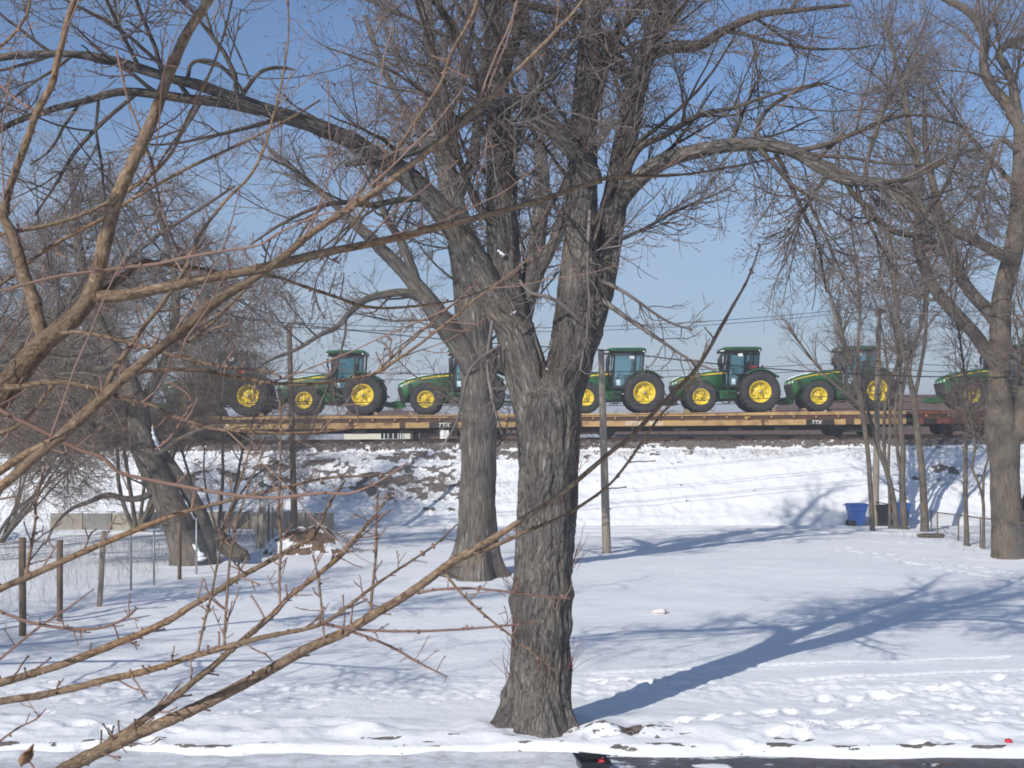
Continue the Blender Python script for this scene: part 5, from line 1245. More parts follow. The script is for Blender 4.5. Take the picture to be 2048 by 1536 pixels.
fb('branch', [(-300, 1330, 20, -.1), (-120, 1240, 17, -.1), (0, 1178, 15, -.1), (51, 1156, 15, -.1), (120, 1125, 14, -.1), (205, 1088, 13, -.1), (273, 1059, 12, -.1), (342, 1034, 11, -.1), (380, 1022, 9, -.1), (427, 1010, 8, -.1), (489, 994, 8, -.1), (565, 976, 7, -.1), (653, 957, 6, -.1), (751, 950, 4, -.1), (800, 940, 3, -.1)], YF, 20, n=120, m=14)
fb('branch', [(560, 1210, 5), (559, 1150, 6), (561, 1080, 6), (557, 1020, 6), (560, 960, 6), (562, 880, 5), (560, 800, 4)], YF - .2, 14)
fb('branch', [(448, 1296, 6, -.2), (451, 1240, 6, -.2), (454, 1182, 6, -.2), (458, 1130, 5, -.2), (470, 1060, 5, -.2), (485, 1008, 4, -.2), (515, 930, 3, -.2), (530, 890, 3, -.2)], YF, 12)
fb('branch', [(396, 1304, 6, -.2), (408, 1250, 6, -.2), (420, 1200, 6, -.2), (432, 1140, 5, -.2), (450, 1060, 5, -.2), (465, 1011, 4, -.2), (490, 930, 4, -.2), (505, 880, 3, -.2)], YF, 12)
fb('branch', [(649, 1280, 5, -.1), (645, 1230, 5, -.1), (639, 1182, 5, -.1), (632, 1140, 4, -.1), (625, 1110, 4, -.1)], YF, 5, n=20)
fb('branch', [(740, 1232, 7), (744, 1190, 7), (748, 1148, 6), (752, 1090, 6), (752, 1045, 5), (756, 980, 4)], YF, 8, n=30)
fb('branch', [(834, 1187, 7), (870, 1180, 6), (919, 1178, 6), (970, 1180, 5), (1022, 1185, 5), (1080, 1192, 4), (1141, 1197, 3)], YF, 8, mat='red')
fb('branch', [(649, 1248, 8, -.1), (690, 1256, 7, -.1), (740, 1262, 6, -.1), (800, 1264, 6, -.1), (902, 1260, 5, -.1), (1000, 1252, 4, -.1), (1080, 1243, 3, -.1)], YF, 8, mat='red')
fb('branch', [(700, 1262, 7), (740, 1276, 6), (782, 1295, 6), (834, 1325, 5), (895, 1354, 3)], YF, 5, mat='red', n=24)
fb('branch', [(885, 1140, 6), (925, 1190, 6), (970, 1233, 5), (1029, 1278, 5), (1070, 1310, 4), (1111, 1341, 3)], YF - .1, 6, n=26)
fb('branch', [(-150, 1170, 9), (0, 1225, 7), (68, 1247, 7), (137, 1257, 7), (195, 1257, 6), (239, 1243, 6), (262, 1228, 6), (273, 1216, 6)], YF - .3, 12, mat='red')
fb('branch', [(-100, 1400, 7), (0, 1319, 6), (40, 1285, 6), (85, 1250, 5), (137, 1216, 4), (188, 1178, 3)], YF - .2, 4, mat='red')
fb('branch', [(51, 1158, 8), (58, 1120, 7), (65, 1079, 7), (70, 1040, 6), (72, 1000, 5), (90, 930, 4)], YF - .1, 8, n=30)
fb('branch', [(-60, 1540, 5), (0, 1483, 5), (40, 1455, 4), (70, 1440, 4), (92, 1418, 3)], YF, 3, mat='red', n=20)
fb('branch', [(110, 765, 12, -.1), (60, 830, 8, .1), (20, 860, 10, .3), (-60, 880, 12, .3)], YF, 2, n=20)
# unseen limbs added on the sun side, only to shade parts of the branches
def shade_limb(pts, Y, t, w):
    P, _ = trace([(a, b, 10, 0) for a, b in pts], Y, 40); P = P + np.array(SUN)[None] * t
    P = P + .03 * np.stack([fbm(P3(np.linspace(0, 4, 40), i * 9.1, 2), 2, 6) for i in range(3)], -1)
    o = tubes_obj('branch', [(P, np.linspace(w, w * .6, 40), 14, 0)], [M['tan']], rootF); o.matrix_parent_inverse = Matrix.Translation(-rootF.location)  # added shade caster, shaped like a limb and offset toward the sun
shade_limb([(540, 530), (700, 497), (850, 462), (1025, 417), (1120, 388), (1260, 352), (1480, 332), (1600, 310)], YF, 3.6, .075)
shade_limb([(318, 200), (345, 130), (372, 70), (430, -20), (470, -120)], YF, 3.0, .07)
shade_limb([(204, 590), (250, 552), (290, 526), (360, 532), (450, 546), (600, 570), (718, 611), (850, 611), (1005, 565), (1120, 490)], YF + .18, 3.9, .06)
shade_limb([(1040, 1045), (1095, 1006), (1158, 960), (1261, 874), (1380, 752), (1461, 622), (1530, 480)], YF, 4.2, .065)
# withered leaf clinging to a twig at bottom left
M['leaf'] = paint('withered leaf', (.30, .17, .09), .8, 0, (.14, .08, .05), .6, 40)
rl = np.random.default_rng(4); nu, nv = 9, 7; V = []
for i in range(nu):
    for j in range(nv):
        u, v = i / (nu - 1) - .5, (j / (nv - 1) - .5); w = .5 * math.cos(u * 2.8)
        V.append((v * w * .085, .02 * math.sin(v * 5 + u * 4) + .012 * math.sin(u * 9), u * .085 - .012 * abs(v) * 2))
V = np.array(V); idx = np.arange(nu * nv).reshape(nu, nv)
Q = np.stack([idx[:-1, :-1], idx[:-1, 1:], idx[1:, 1:], idx[1:, :-1]], -1).reshape(-1, 4)
lf = link('withered_leaf', quad_mesh('withered_leaf', V, Q, M['leaf'])); lf.location = at(55, 1510, 4.4); lf.rotation_euler = (.3, .5, .4); lf.parent = rootF; lf.matrix_parent_inverse = Matrix.Translation(-rootF.location)
sm_ = lf.modifiers.new('thick', 'SOLIDIFY'); sm_.thickness = .0012
fb('branch', [(75, 1560, 4), (68, 1535, 4), (58, 1522, 4), (54, 1508, 3)], 4.4, 0, mat='red', n=14)

# ------------------------------------------------------------------ utility poles and wires
def wood_mat(name, c1, c2):
    m, nt, b = new_mat(name); tc = N(nt, 'ShaderNodeTexCoord'); mp = N(nt, 'ShaderNodeMapping'); mp.inputs['Scale'].default_value = (30, 30, 1.2)
    n1 = N(nt, 'ShaderNodeTexNoise', Scale=1, Detail=6, Roughness=.6); nt.links.new(tc.outputs['Object'], mp.inputs['Vector']); nt.links.new(mp.outputs['Vector'], n1.inputs['Vector'])
    nt.links.new(ramp(nt, n1.outputs['Fac'], [(.3, c1), (.7, c2)]), b.inputs['Base Color']); b.inputs['Roughness'].default_value = .85; add_bump(nt, b, n1.outputs['Fac'], .6, .01); return m
M['polegrey'] = wood_mat('weathered grey wood', (.19, .157, .125), (.36, .305, .24))
M['polebrown'] = wood_mat('brown creosoted wood', (.075, .05, .035), (.19, .135, .095))
M['galv'] = paint('galvanised steel', (.36, .38, .39), .5, .5, (.2, .2, .2), .5, 6)
M['wire'] = paint('black cable', (.012, .012, .013), .6)
M['ceramic'] = paint('brown ceramic', (.16, .08, .05), .3)
def pole(px0, py0, px1, py1, Y, w0, w1, mat, label, grp=None):
    b = np.array(at(px0, py0, Y)); t = np.array(at(px1, py1, Y)); b[2] = ground(b[0], b[1]) - .3
    root = empty('utility_pole', tuple(b), label, 'utility pole', grp); d = t - b; mb = MB(); n = 14
    pts = [d * k / n for k in range(n + 1)]; rr_ = [(w0 + (w1 - w0) * k / n) / 2 / F * Y for k in range(n + 1)]
    mb.tube(pts, rr_, 18); mb.build('pole', mat, root)
    return root, b, t
r1, b1, t1 = pole(590, 1062, 578, 648, 55.0, 14, 10, M['polebrown'], 'slim brown utility pole rising from behind the dirt mound at left', None)
mb = MB(); z = (t1 - b1)
for (dx, dz) in ((-.13, .02), (.13, .02), (0, .12)): mb.lathe([(-.05, .03), (-.05, .055), (.05, .055), (.05, .03)], (z[0] + dx, -.1, z[2] + dz - .05), 10)
mb.box((z[0], 0, z[2] - .12), (.4, .08, .08)); mb.build('insulator', M['galv'], r1)
r2, b2, t2 = pole(1214, 1103, 1202, 699, gy(1103), 18, 12, M['polegrey'], 'weathered grey wooden pole standing in the snow right of the big maple', None)
mb = MB(); z = t2 - b2; mb.lathe([(-.14, .02), (.14, .02)], (z[0], -.1, z[2] - .35), 8); mb.box((z[0], -.12, z[2] - .35), (.07, .05, .16)); mb.build('cable_clamp', M['galv'], r2)
r3, b3, t3 = pole(1750, 1056, 1758, 616, gy(1052), 14, 9, M['polegrey'], 'pale utility pole with rusty bracket and metal cap, beside the black bin', None)
mb = MB(); z = t3 - b3; mb.box((z[0] - .08, 0, z[2] - .02), (.34, .2, .05)); mb.box((z[0] - .13, 0, z[2] - .17), (.10, .1, .3)); mb.build('cap', M['galv'], r3)
mb = MB(); mb.tube([(z[0], 0, z[2] - .55), (z[0] + .06, 0, z[2] - .1)], .04, 8); mb.box((z[0] + .14, 0, z[2] - .14), (.22, .16, .16), Matrix.Rotation(.5, 3, 'Y')); mb.build('bracket', M['carweb'], r3)
mb = MB()
for k in range(3): mb.box((z[0] * .7 + .02, -.12, z[2] * .7 - .9 * k), (.05, .03, .35))
mb.build('conduit', M['galv'], r3)

def cable(label, pts, r, sag=0, grp='power and telephone cables'):
    P = []
    for a, b in zip(pts[:-1], pts[1:]):
        a = np.array(a, float); b = np.array(b, float); n = 22
        for k in range(n):
            t = k / n; p = a * (1 - t) + b * t; p[2] -= sag * 4 * t * (1 - t); P.append(p)
    P.append(np.array(pts[-1], float)); mb = MB(); mb.tube(P, r, 6); o = mb.build('cable', M['wire'])
    tag(o, label, 'cable', grp); return o
cable('upper of two thin high cables between slim left pole and rusty topped right pole', [at(60, 610, 57), tuple(t1 + [0, -.1, .05]), tuple(t3 + [-.1, 0, .10]), at(2150, 585, 62)], .014, .55)
cable('lower of two thin high cables between slim left pole and rusty topped right pole', [at(60, 620, 57), tuple(t1 + [0, -.1, -.13]), tuple(t3 + [-.1, 0, -.06]), at(2150, 596, 62)], .014, .55)
cable('thick black cable sloping down to the right across the top of the weathered middle pole', [at(120, 575, 52), tuple(t2 + [0, -.16, -.02]), at(2150, 752, 44)], .022, .35)
for (ya, yb, s, lab) in ((745, 722, .25, 'cable passing level with the tractor hoods, topmost of the five low cables'), (757, 735, .25, 'cable just below the topmost low cable, at hood height'), (803, 789, .18, 'black cable crossing the yellow wheel hubs'),
                         (808, 801, .15, 'cable close under the one crossing the wheel hubs'), (829, 815, .2, 'lowest cable, skimming just above the flatcar decks')):
    cable(lab, [at(-100, ya + 4, 58), at(584, ya, 54.85), at(1754, yb, gy(1052) - .12), at(2150, yb - 3, 62)], .016, s)

# ------------------------------------------------------------------ wheeled bins
def bin_(px, py, col, label, grp, rot=0, h=1.06, open_lid=False):
    Y = gy(py); x = (px - 1024) / F * Y; z = ground(x, Y) - .02
    root = empty('wheeled_bin', (x, Y, z), label, 'wheelie bin', grp, (0, 0, rot))
    def s(zz, wx, wy, dy=0): return [(-wx, -wy + dy, zz), (wx, -wy + dy, zz), (wx, wy + dy, zz), (-wx, wy + dy, zz)]
    mb = MB(); mb.loft([s(.05, .25, .27), s(.45, .29, .32), s(.70, .31, .345), s(.705, .345, .37), s(.93, .36, .40), s(.935, .39, .425), s(.98, .39, .425), s(.99, .36, .40)]); mb.build('body', col, root, bevel=.012)
    mb = MB()
    if open_lid: mb.box((0, .02, 1.07), (.72, .78, .03), Matrix.Rotation(.18, 3, 'Y'))
    else: mb.loft([s(.985, .40, .44), s(1.02, .40, .44), s(1.06, .30, .34)])
    mb.tube([(-.30, .46, .95), (-.30, .52, .97), (.30, .52, .97), (.30, .46, .95)], .018, 8)
    mb.build('lid', col, root, bevel=.01)
    for q in (-.29, .29):
        mb = MB()
        mb.add([(q - .03, .27 + .15 * math.cos(a), .15 + .15 * math.sin(a)) for a in np.linspace(0, 2 * math.pi, 20)[:-1]] + [(q + .03, .27 + .15 * math.cos(a), .15 + .15 * math.sin(a)) for a in np.linspace(0, 2 * math.pi, 20)[:-1]],
               [tuple(range(19)), tuple(range(37, 18, -1))] + [(i, (i + 1) % 19, 19 + (i + 1) % 19, 19 + i) for i in range(19)]); mb.build('wheel', M['black'], root)
    return root
M['binblue'] = paint('blue bin plastic', (.022, .085, .34), .45, 0, (.03, .09, .28), .3, 4)
M['binblack'] = paint('black bin plastic', (.016, .016, .019), .5)
bin_(1713, 1051, M['binblue'], 'blue wheeled bin standing clear at the left end of the row of bins', 'wheeled bins by the alley', 1.65)
bin_(1765, 1052, M['binblack'], 'black wheeled bin behind the pale utility pole, its lid ajar', 'wheeled bins by the alley', .1, open_lid=True)
bin_(1801, 1051, M['binblue'], 'blue wheeled bin mostly hidden behind slender trunks, right of the black bin', 'wheeled bins by the alley', -.05)

# ------------------------------------------------------------------ concrete blocks
cc = [paint('concrete %d' % i, c, .9, 0, tuple(v * .72 for v in c), .5, 2.5, .3, .3) for i, c in enumerate([(.44, .41, .33), (.25, .245, .235), (.38, .355, .29), (.33, .30, .25)])]
edges = [(100, 165, 3), (166, 223, 1), (224.5, 281, 0), (282.5, 336, 1), (337.5, 392, 2), (393, 446, 2), (447, 498, 3), (499, 552, 2), (553, 610, 2), (611.5, 664, 2)]
names = ['brownish concrete block at the left end of the low wall, under the thicket', 'dark grey concrete block left of the cream block in the low wall', 'pale cream concrete block with an orange scrawl, the brightest in the low wall', 'dark grey concrete block between the cream block and the leaning tree',
         'grey cream concrete block directly behind the leaning trunk', 'concrete block just right of the leaning trunk', 'brownish concrete block left of the old wooden palings', 'concrete block behind the old wooden palings', 'concrete block left of the slim brown pole', 'concrete block at the right end of the low wall, beside the slim pole']
for (a, b, ci), lab in zip(edges, names):
    Y = 58.2; xa, xb = X(a, Y), X(b, Y); xc = (xa + xb) / 2; r_ = np.random.default_rng(int(a)); z = ground(xc, Y) - .12
    mb = MB(); mb.box((0, 0, .44), (xb - xa, .62, .84)); o = mb.build('concrete_block', cc[ci], None, (xc, Y + .3 + r_.uniform(-.03, .03), z), bevel=.03)
    o.rotation_euler = (0, 0, r_.normal() * .006); tag(o, lab, 'concrete block', 'concrete blocks forming a low wall')
    if ci == 0:
        mb = MB()
        for (dx, dz) in ((-.12, .0), (.1, .02)): mb.tube([(dx + .09 * math.cos(t), -.004, .52 + dz + .05 * math.sin(t)) for t in np.linspace(.4, 5.6, 14)], .008, 5)
        mb.build('graffiti', paint('faded orange paint', (.48, .27, .14), .8), o, (0, -.312, 0))
    # snow cap along the top
    mb = MB(); secs = []
    for k in range(9):
        x = -(xb - xa) / 2 + (xb - xa) * k / 8; h = .05 + .025 * r_.normal() * .6
        secs.append([(x, -.29, 0), (x, .29, 0), (x, .24, max(h, .02)), (x, -.22, max(h, .02) * .9)])
    mb.loft(secs, True, True); s_ = mb.build('snow', M['snowcap'], None, (xc, Y + .3, z + .858)); tag(s_, 'snow lying along the top of the ' + lab.split(' in the ')[0].split(',')[0], 'snow', kind='stuff')
# old wooden palings
root = empty('wooden_fence', at(540, 1097, 47.5), 'short run of old grey wooden palings and wire right of the leaning tree', 'fence')
for (px, w, top, bot, lean) in ((522, 8, 1006, 1097, .5), (528, 5, 1010, 1092, 0), (537, 5, 1004, 1090, -.5), (545, 5, 1012, 1085, .5), (563, 8, 1003, 1075, 0), (515, 4, 1020, 1088, -1)):
    a = np.array(at(px + lean, bot, 47.5 + (1097 - bot) * .06)); a[2] = ground(a[0], a[1]) - .1; b = np.array(at(px - lean, top, a[1])); mb = MB()
    d = b - a; mb.add([(a[0] - w / 112, a[1], a[2]), (a[0] + w / 112, a[1], a[2]), (a[0] + w / 112, a[1] + .05, a[2]), (a[0] - w / 112, a[1] + .05, a[2]),
                       (b[0] - w / 112, b[1], b[2]), (b[0] + w / 112, b[1], b[2] - .04), (b[0] + w / 112, b[1] + .05, b[2] - .04), (b[0] - w / 112, b[1] + .05, b[2])], [(0, 1, 2, 3), (4, 7, 6, 5), (0, 4, 5, 1), (1, 5, 6, 2), (2, 6, 7, 3), (3, 7, 4, 0)])
    mb.build('paling', M['polegrey'], root).matrix_parent_inverse = Matrix.Translation(-root.location)
mb = MB()
for k in range(26):
    x = at(508 + k * 2.5, 1000, 47.8)[0]; mb.tube([(x, 47.8 + .02 * (k % 3), .15), (x + .01, 47.8, 1.75)], .005, 4)
for z_ in (.4, .8, 1.2, 1.6): mb.tube([(at(508, 0, 47.8)[0], 47.8, z_), (at(571, 0, 47.8)[0], 47.8, z_)], .005, 4)
mb.build('wire_roll', M['galv'], root).matrix_parent_inverse = Matrix.Translation(-root.location)

# ------------------------------------------------------------------ dirt mound
def mound():
    n = 90; Yc = 46.0; xc = X(615, Yc); xs_ = np.linspace(-1.9, 2.1, n); ys_ = np.linspace(-1.6, 1.7, n); Xg, Yg = np.meshgrid(xs_, ys_)
    d = np.sqrt((Xg / 1.75) ** 2 + (Yg / 1.45) ** 2); z = np.clip(1 - d ** 1.7, -.25, 1) * .98
    z = z + np.exp(-(((Xg - .55) / .45) ** 2 + ((Yg + .1) / .5) ** 2)) * .10 - np.exp(-(((Xg + .05) / .22) ** 2 + ((Yg + .5) / .5) ** 2)) * .28
    n1 = fbm(P3(Xg * 2.2, Yg * 2.2, 3), 5, 7); n2 = fbm(P3(Xg * 7, Yg * 7, 1), 4, 8)
    z = z + (.10 * n1 + .045 * np.abs(n2)) * np.clip(1.2 - d, 0, 1)
    dirt = np.clip(.12 + .95 * np.exp(-(((Xg - .1) / 1.05) ** 2 + ((z - .62) / .33) ** 2)) * 1.6 + .5 * n2 + .25 * n1 - .42 + .5 * (Yg < .3) * np.exp(-((z - .12) / .12) ** 2), 0, 1)
    V = P3(Xg + xc, Yg + Yc, z + .0); idx = np.arange(n * n).reshape(n, n); Q = np.stack([idx[:-1, :-1], idx[:-1, 1:], idx[1:, 1:], idx[1:, :-1]], -1).reshape(-1, 4)
    m, nt, b = new_mat('earth and snow'); tc = N(nt, 'ShaderNodeTexCoord'); g = N(nt, 'ShaderNodeAttribute', attribute_name='dirt'); n3 = N(nt, 'ShaderNodeTexNoise', Scale=9, Detail=8, Roughness=.75)
    nt.links.new(tc.outputs['Object'], n3.inputs['Vector']); ad = N(nt, 'ShaderNodeMath', operation='ADD'); nt.links.new(g.outputs['Fac'], ad.inputs[0]); nt.links.new(n3.outputs['Fac'], ad.inputs[1])
    st = N(nt, 'ShaderNodeMapRange'); st.inputs['From Min'].default_value = .74; st.inputs['From Max'].default_value = .82; nt.links.new(ad.outputs[0], st.inputs['Value'])
    cd = ramp(nt, n3.outputs['Fac'], [(.3, (.07, .045, .03)), (.55, (.19, .12, .075)), (.7, (.30, .2, .13))]); mx = N(nt, 'ShaderNodeMix', data_type='RGBA'); mx.inputs['A'].default_value = (.85, .865, .89, 1)
    nt.links.new(st.outputs['Result'], mx.inputs['Factor']); nt.links.new(cd, mx.inputs['B']); nt.links.new(mx.outputs['Result'], b.inputs['Base Color']); b.inputs['Roughness'].default_value = .9; add_bump(nt, b, n3.outputs['Fac'], .8, .05)
    tag(link('dirt_mound', quad_mesh('dirt_mound', V, Q, m, True, {'dirt': ('FLOAT', dirt)})), 'mound of brown earth partly covered with snow, at the foot of the slim brown pole', 'dirt mound')
    rr_ = np.random.default_rng(8); P = []
    for k in range(190):
        a = rr_.uniform(0, 6.28); q = rr_.uniform(.2, 1.0); p = np.array([xc + .3 + math.cos(a) * 1.6 * q, Yc - .3 + math.sin(a) * 1.3 * q, .9 * (1 - q ** 1.7) + .05]); d = norm(np.array([math.cos(a) * .8 + .4, math.sin(a) * .4 - .3, .5 + .3 * rr_.normal()])); pts = [p]
        for j in range(5): d = norm(d + rr_.normal(size=3) * .18 + np.array([0, 0, -.09])); p = p + d * rr_.uniform(.05, .14); pts.append(p)
        P.append(pts)
    P = np.array(P); o = tubes_obj('brushwood', [(P, np.repeat([np.linspace(.009, .004, 6)], len(P), 0), 4, 0)], [M['twigL']], None); tag(o, 'loose cut brush lying over the earth mound', 'brushwood', kind='stuff')
mound()

# ------------------------------------------------------------------ fences
def mesh_panel(x0, y0, x1, y1, z0, z1, h0, pitch, r, mbx):
    """diamond mesh between two posts"""
    L_ = math.hypot(x1 - x0, y1 - y0); n = int((L_ + h0) / pitch); 
    for s in (1, -1):
        for k in range(n):
            a = k * pitch - (h0 if s > 0 else 0); u0, u1 = a, a + s * h0 if s > 0 else a - h0; v0, v1 = 0, h0
            def clipu(u, v, uu, vv):
                if u < 0: v = v + (vv - v) * (0 - u) / (uu - u); u = 0
                if u > L_: v = v + (vv - v) * (L_ - u) / (uu - u); u = L_
                return u, v
            if max(u0, u1) <= 0 or min(u0, u1) >= L_: continue
            ua, va = clipu(u0, v0, u1, v1); ub, vb = clipu(u1, v1, u0, v0)
            def pt(u, v): t = u / L_; return (x0 + (x1 - x0) * t, y0 + (y1 - y0) * t, z0 + (z1 - z0) * t + .04 + v)
            mbx.tube([pt(ua, va), pt(ub, vb)], r, 3, False)
rootW = empty('wire_fence', (-9.7, 33, 0), 'old yard fence of weathered wooden and thin steel posts with wire mesh, at left', 'fence')
posts = [(45, 1270, 14, 1075, 'w', 0), (119, 1245, 12, 1080, 'w', .5), (198, 1215, 11, 1062, 'w', 5), (262, 1186, 4, 1064, 's', 0), (308, 1171, 4, 1060, 's', 0), (359, 1161, 8, 1045, 'w', 0), (393, 1150, 4, 1035, 's', 0), (459, 1118, 4, 1040, 's', 0)]
pw = []
for (px, py, w, top, k, lean) in posts:
    Y = gy(py); x = X(px, Y); z = ground(x, Y); zt = H - (top - HZ) / F * Y; r_ = w / 2 / F * Y; pw.append((x, Y, z)); mb = MB()
    lx = lean * 2 / F * Y
    if k == 'w':
        n = 10; secs = []
        for q in range(7):
            t = q / 6; secs.append([(x + lx * t + r_ * math.cos(a + .3) * (1 + .06 * math.sin(3 * a + q)), Y + r_ * math.sin(a + .3), z - .1 + (zt - z + .1) * t) for a in np.linspace(0, 2 * math.pi, n + 1)[:-1]])
        mb.loft(secs, True, True); mb.build('post', M['polegrey'] if lean > 1 else M['polebrown'], rootW).matrix_parent_inverse = Matrix.Translation(-rootW.location)
    else:
        mb.tube([(x, Y, z - .1), (x, Y, zt)], max(r_, .024), 10); mb.build('post', M['galv'], rootW).matrix_parent_inverse = Matrix.Translation(-rootW.location)
mb = MB(); x_, y_, z_ = pw[0]; pw2 = [(x_ - .5, 20.5, ground(x_ - .5, 20.5))] + pw
for a, b in zip(pw2[:-1], pw2[1:]): mesh_panel(a[0], a[1], b[0], b[1], a[2], b[2], 1.25, .09, .0009, mb)
mb.build('mesh', M['galv'], rootW).matrix_parent_inverse = Matrix.Translation(-rootW.location)
rootR = empty('chain_link_fence', (17.5, 55, 0), 'low chain link fence with a rusty top rail, left of the big trunk at right', 'fence')
fp = [(1862, 1022, 1058), (1875, 1025, 1068), (1917, 1030, 1085), (1961, 1036, 1097), (2004, 1041, 1110), (2060, 1048, 1125)]
pr3 = []
for (px, top, bot) in fp:
    Y = gy(bot); x = X(px, Y); z = ground(x, Y); zt = H - (top - HZ) / F * Y; pr3.append((x, Y, z, zt)); mb = MB(); mb.tube([(x, Y, z - .1), (x, Y, zt + .02)], .028, 10); mb.build('post', M['polebrown'], rootR).matrix_parent_inverse = Matrix.Translation(-rootR.location)
mb = MB(); mb.tube([(p[0], p[1], p[3]) for p in pr3], .024, 8); mb.build('top_rail', M['polebrown'], rootR).matrix_parent_inverse = Matrix.Translation(-rootR.location)
mb = MB()
for a, b in zip(pr3[:-1], pr3[1:]): mesh_panel(a[0], a[1], b[0], b[1], a[2], b[2], (a[3] - a[2] + b[3] - b[2]) / 2 - .05, .09, .0014, mb)
mb.build('mesh', M['galv'], rootR).matrix_parent_inverse = Matrix.Translation(-rootR.location)
# fallen log at right
lg = trace([(1833, 1063, 1), (1836, 1064, 6), (1850, 1066, 9), (1865, 1071, 9), (1880, 1076, 9), (1888, 1078, 7), (1890, 1079, 1)], gy(1074), 30); lg[0][:, 2] = [ground(p[0], p[1]) + .10 for p in lg[0]]
o = tubes_obj('fallen_log', [(lg[0], lg[1], 18, 0)], [M['barkE']], None, (.01, 12)); tag(o, 'pale fallen log lying by the foot of the slender tree right of the bins', 'log')

# ------------------------------------------------------------------ parked car at the right edge
YC = 56.0; xcar = X(2038, YC)
M['carred'] = paint('dark red car paint', (.16, .012, .018), .25, 0, (.13, .01, .015), .2, 1)
M['darkglass'] = paint('dark car glass', (.02, .022, .026), .08, 0, spec=.8)
rootC = empty('parked_car', (xcar, YC, ground(xcar, YC)), 'dark red car parked at the right edge behind the big trunk, only its end showing', 'car')
mb = MB()
def cs(x, w, zs): return [(x, -w, zs[0]), (x, w, zs[0]), (x, w * 1.02, zs[1]), (x, w * .98, zs[2]), (x, -w * .98, zs[2]), (x, -w * 1.02, zs[1])]
mb.loft([cs(0, .78, (.32, .55, .78)), cs(.08, .86, (.26, .6, .98)), cs(.9, .9, (.24, .6, 1.05)), (cs(2.2, .9, (.24, .6, 1.02))), cs(3.6, .9, (.24, .6, .98)), cs(4.4, .86, (.26, .55, .82)), cs(4.55, .78, (.32, .5, .68))])
mb.build('body', M['carred'], rootC, bevel=.03)
mb = MB(); mb.loft([[(.15, -.75, 1.0), (.15, .75, 1.0), (.42, .62, 1.56), (.42, -.62, 1.56)], [(3.1, -.75, .98), (3.1, .75, .98), (2.3, .62, 1.52), (2.3, -.62, 1.52)]]); mb.build('window', M['darkglass'], rootC)
mb = MB(); mb.loft([[(.40, -.63, 1.56), (.40, .63, 1.56), (.45, .58, 1.61), (.45, -.58, 1.61)], [(2.34, -.63, 1.52), (2.34, .63, 1.52), (2.25, .58, 1.58), (2.25, -.58, 1.58)]]); mb.build('roof', M['black'], rootC)
for x in (.85, 3.65):
    for s in (-1, 1):
        mb = MB(); mb.lathe([(-.11, .18), (-.11, .31), (-.08, .33), (.08, .33), (.11, .31), (.11, .18)], (x, s * .82, .33), 28); w_ = mb.build('wheel', M['tyre'], rootC)
        mb = MB(); mb.lathe([(-.10, .19), (-.112, .17), (-.09, .02), (.09, .02), (.112, .17), (.10, .19)], (x, s * .82, .33), 20); mb.build('rim', M['steel'], w_)
for s in (-1, 1):
    mb = MB(); mb.box((.02, s * .68, .80), (.06, .18, .22)); mb.build('tail_light', M['red'], rootC, bevel=.01)
mb = MB(); mb.box((-.02, 0, .45), (.14, 1.6, .22)); mb.build('bumper', M['black'], rootC, bevel=.03)

# ------------------------------------------------------------------ houses beyond the railway
def siding(name, c, dz=.12):
    m, nt, b = new_mat(name); tc = N(nt, 'ShaderNodeTexCoord'); sp_ = N(nt, 'ShaderNodeSeparateXYZ'); nt.links.new(tc.outputs['Object'], sp_.inputs[0])
    w = N(nt, 'ShaderNodeMath', operation='MULTIPLY'); w.inputs[1].default_value = 1 / dz; nt.links.new(sp_.outputs['Z'], w.inputs[0]); f_ = N(nt, 'ShaderNodeMath', operation='FRACT'); nt.links.new(w.outputs[0], f_.inputs[0])
    b.inputs['Base Color'].default_value = (*c, 1); b.inputs['Roughness'].default_value = .7; add_bump(nt, b, f_.outputs[0], .6, .03); return m
M['sidecream'] = siding('cream siding', (.62, .58, .46)); M['sidegrey'] = siding('grey siding', (.10, .095, .10), .2)
M['shingle'] = paint('brown roof shingles', (.15, .10, .085), .9, 0, (.08, .055, .05), .6, 3, .2, .4)
M['brick'] = paint('brown brick', (.13, .075, .06), .9, 0, (.07, .045, .04), .6, 5, .2, .4)
M['frame'] = paint('white window frame', (.78, .78, .76), .5)
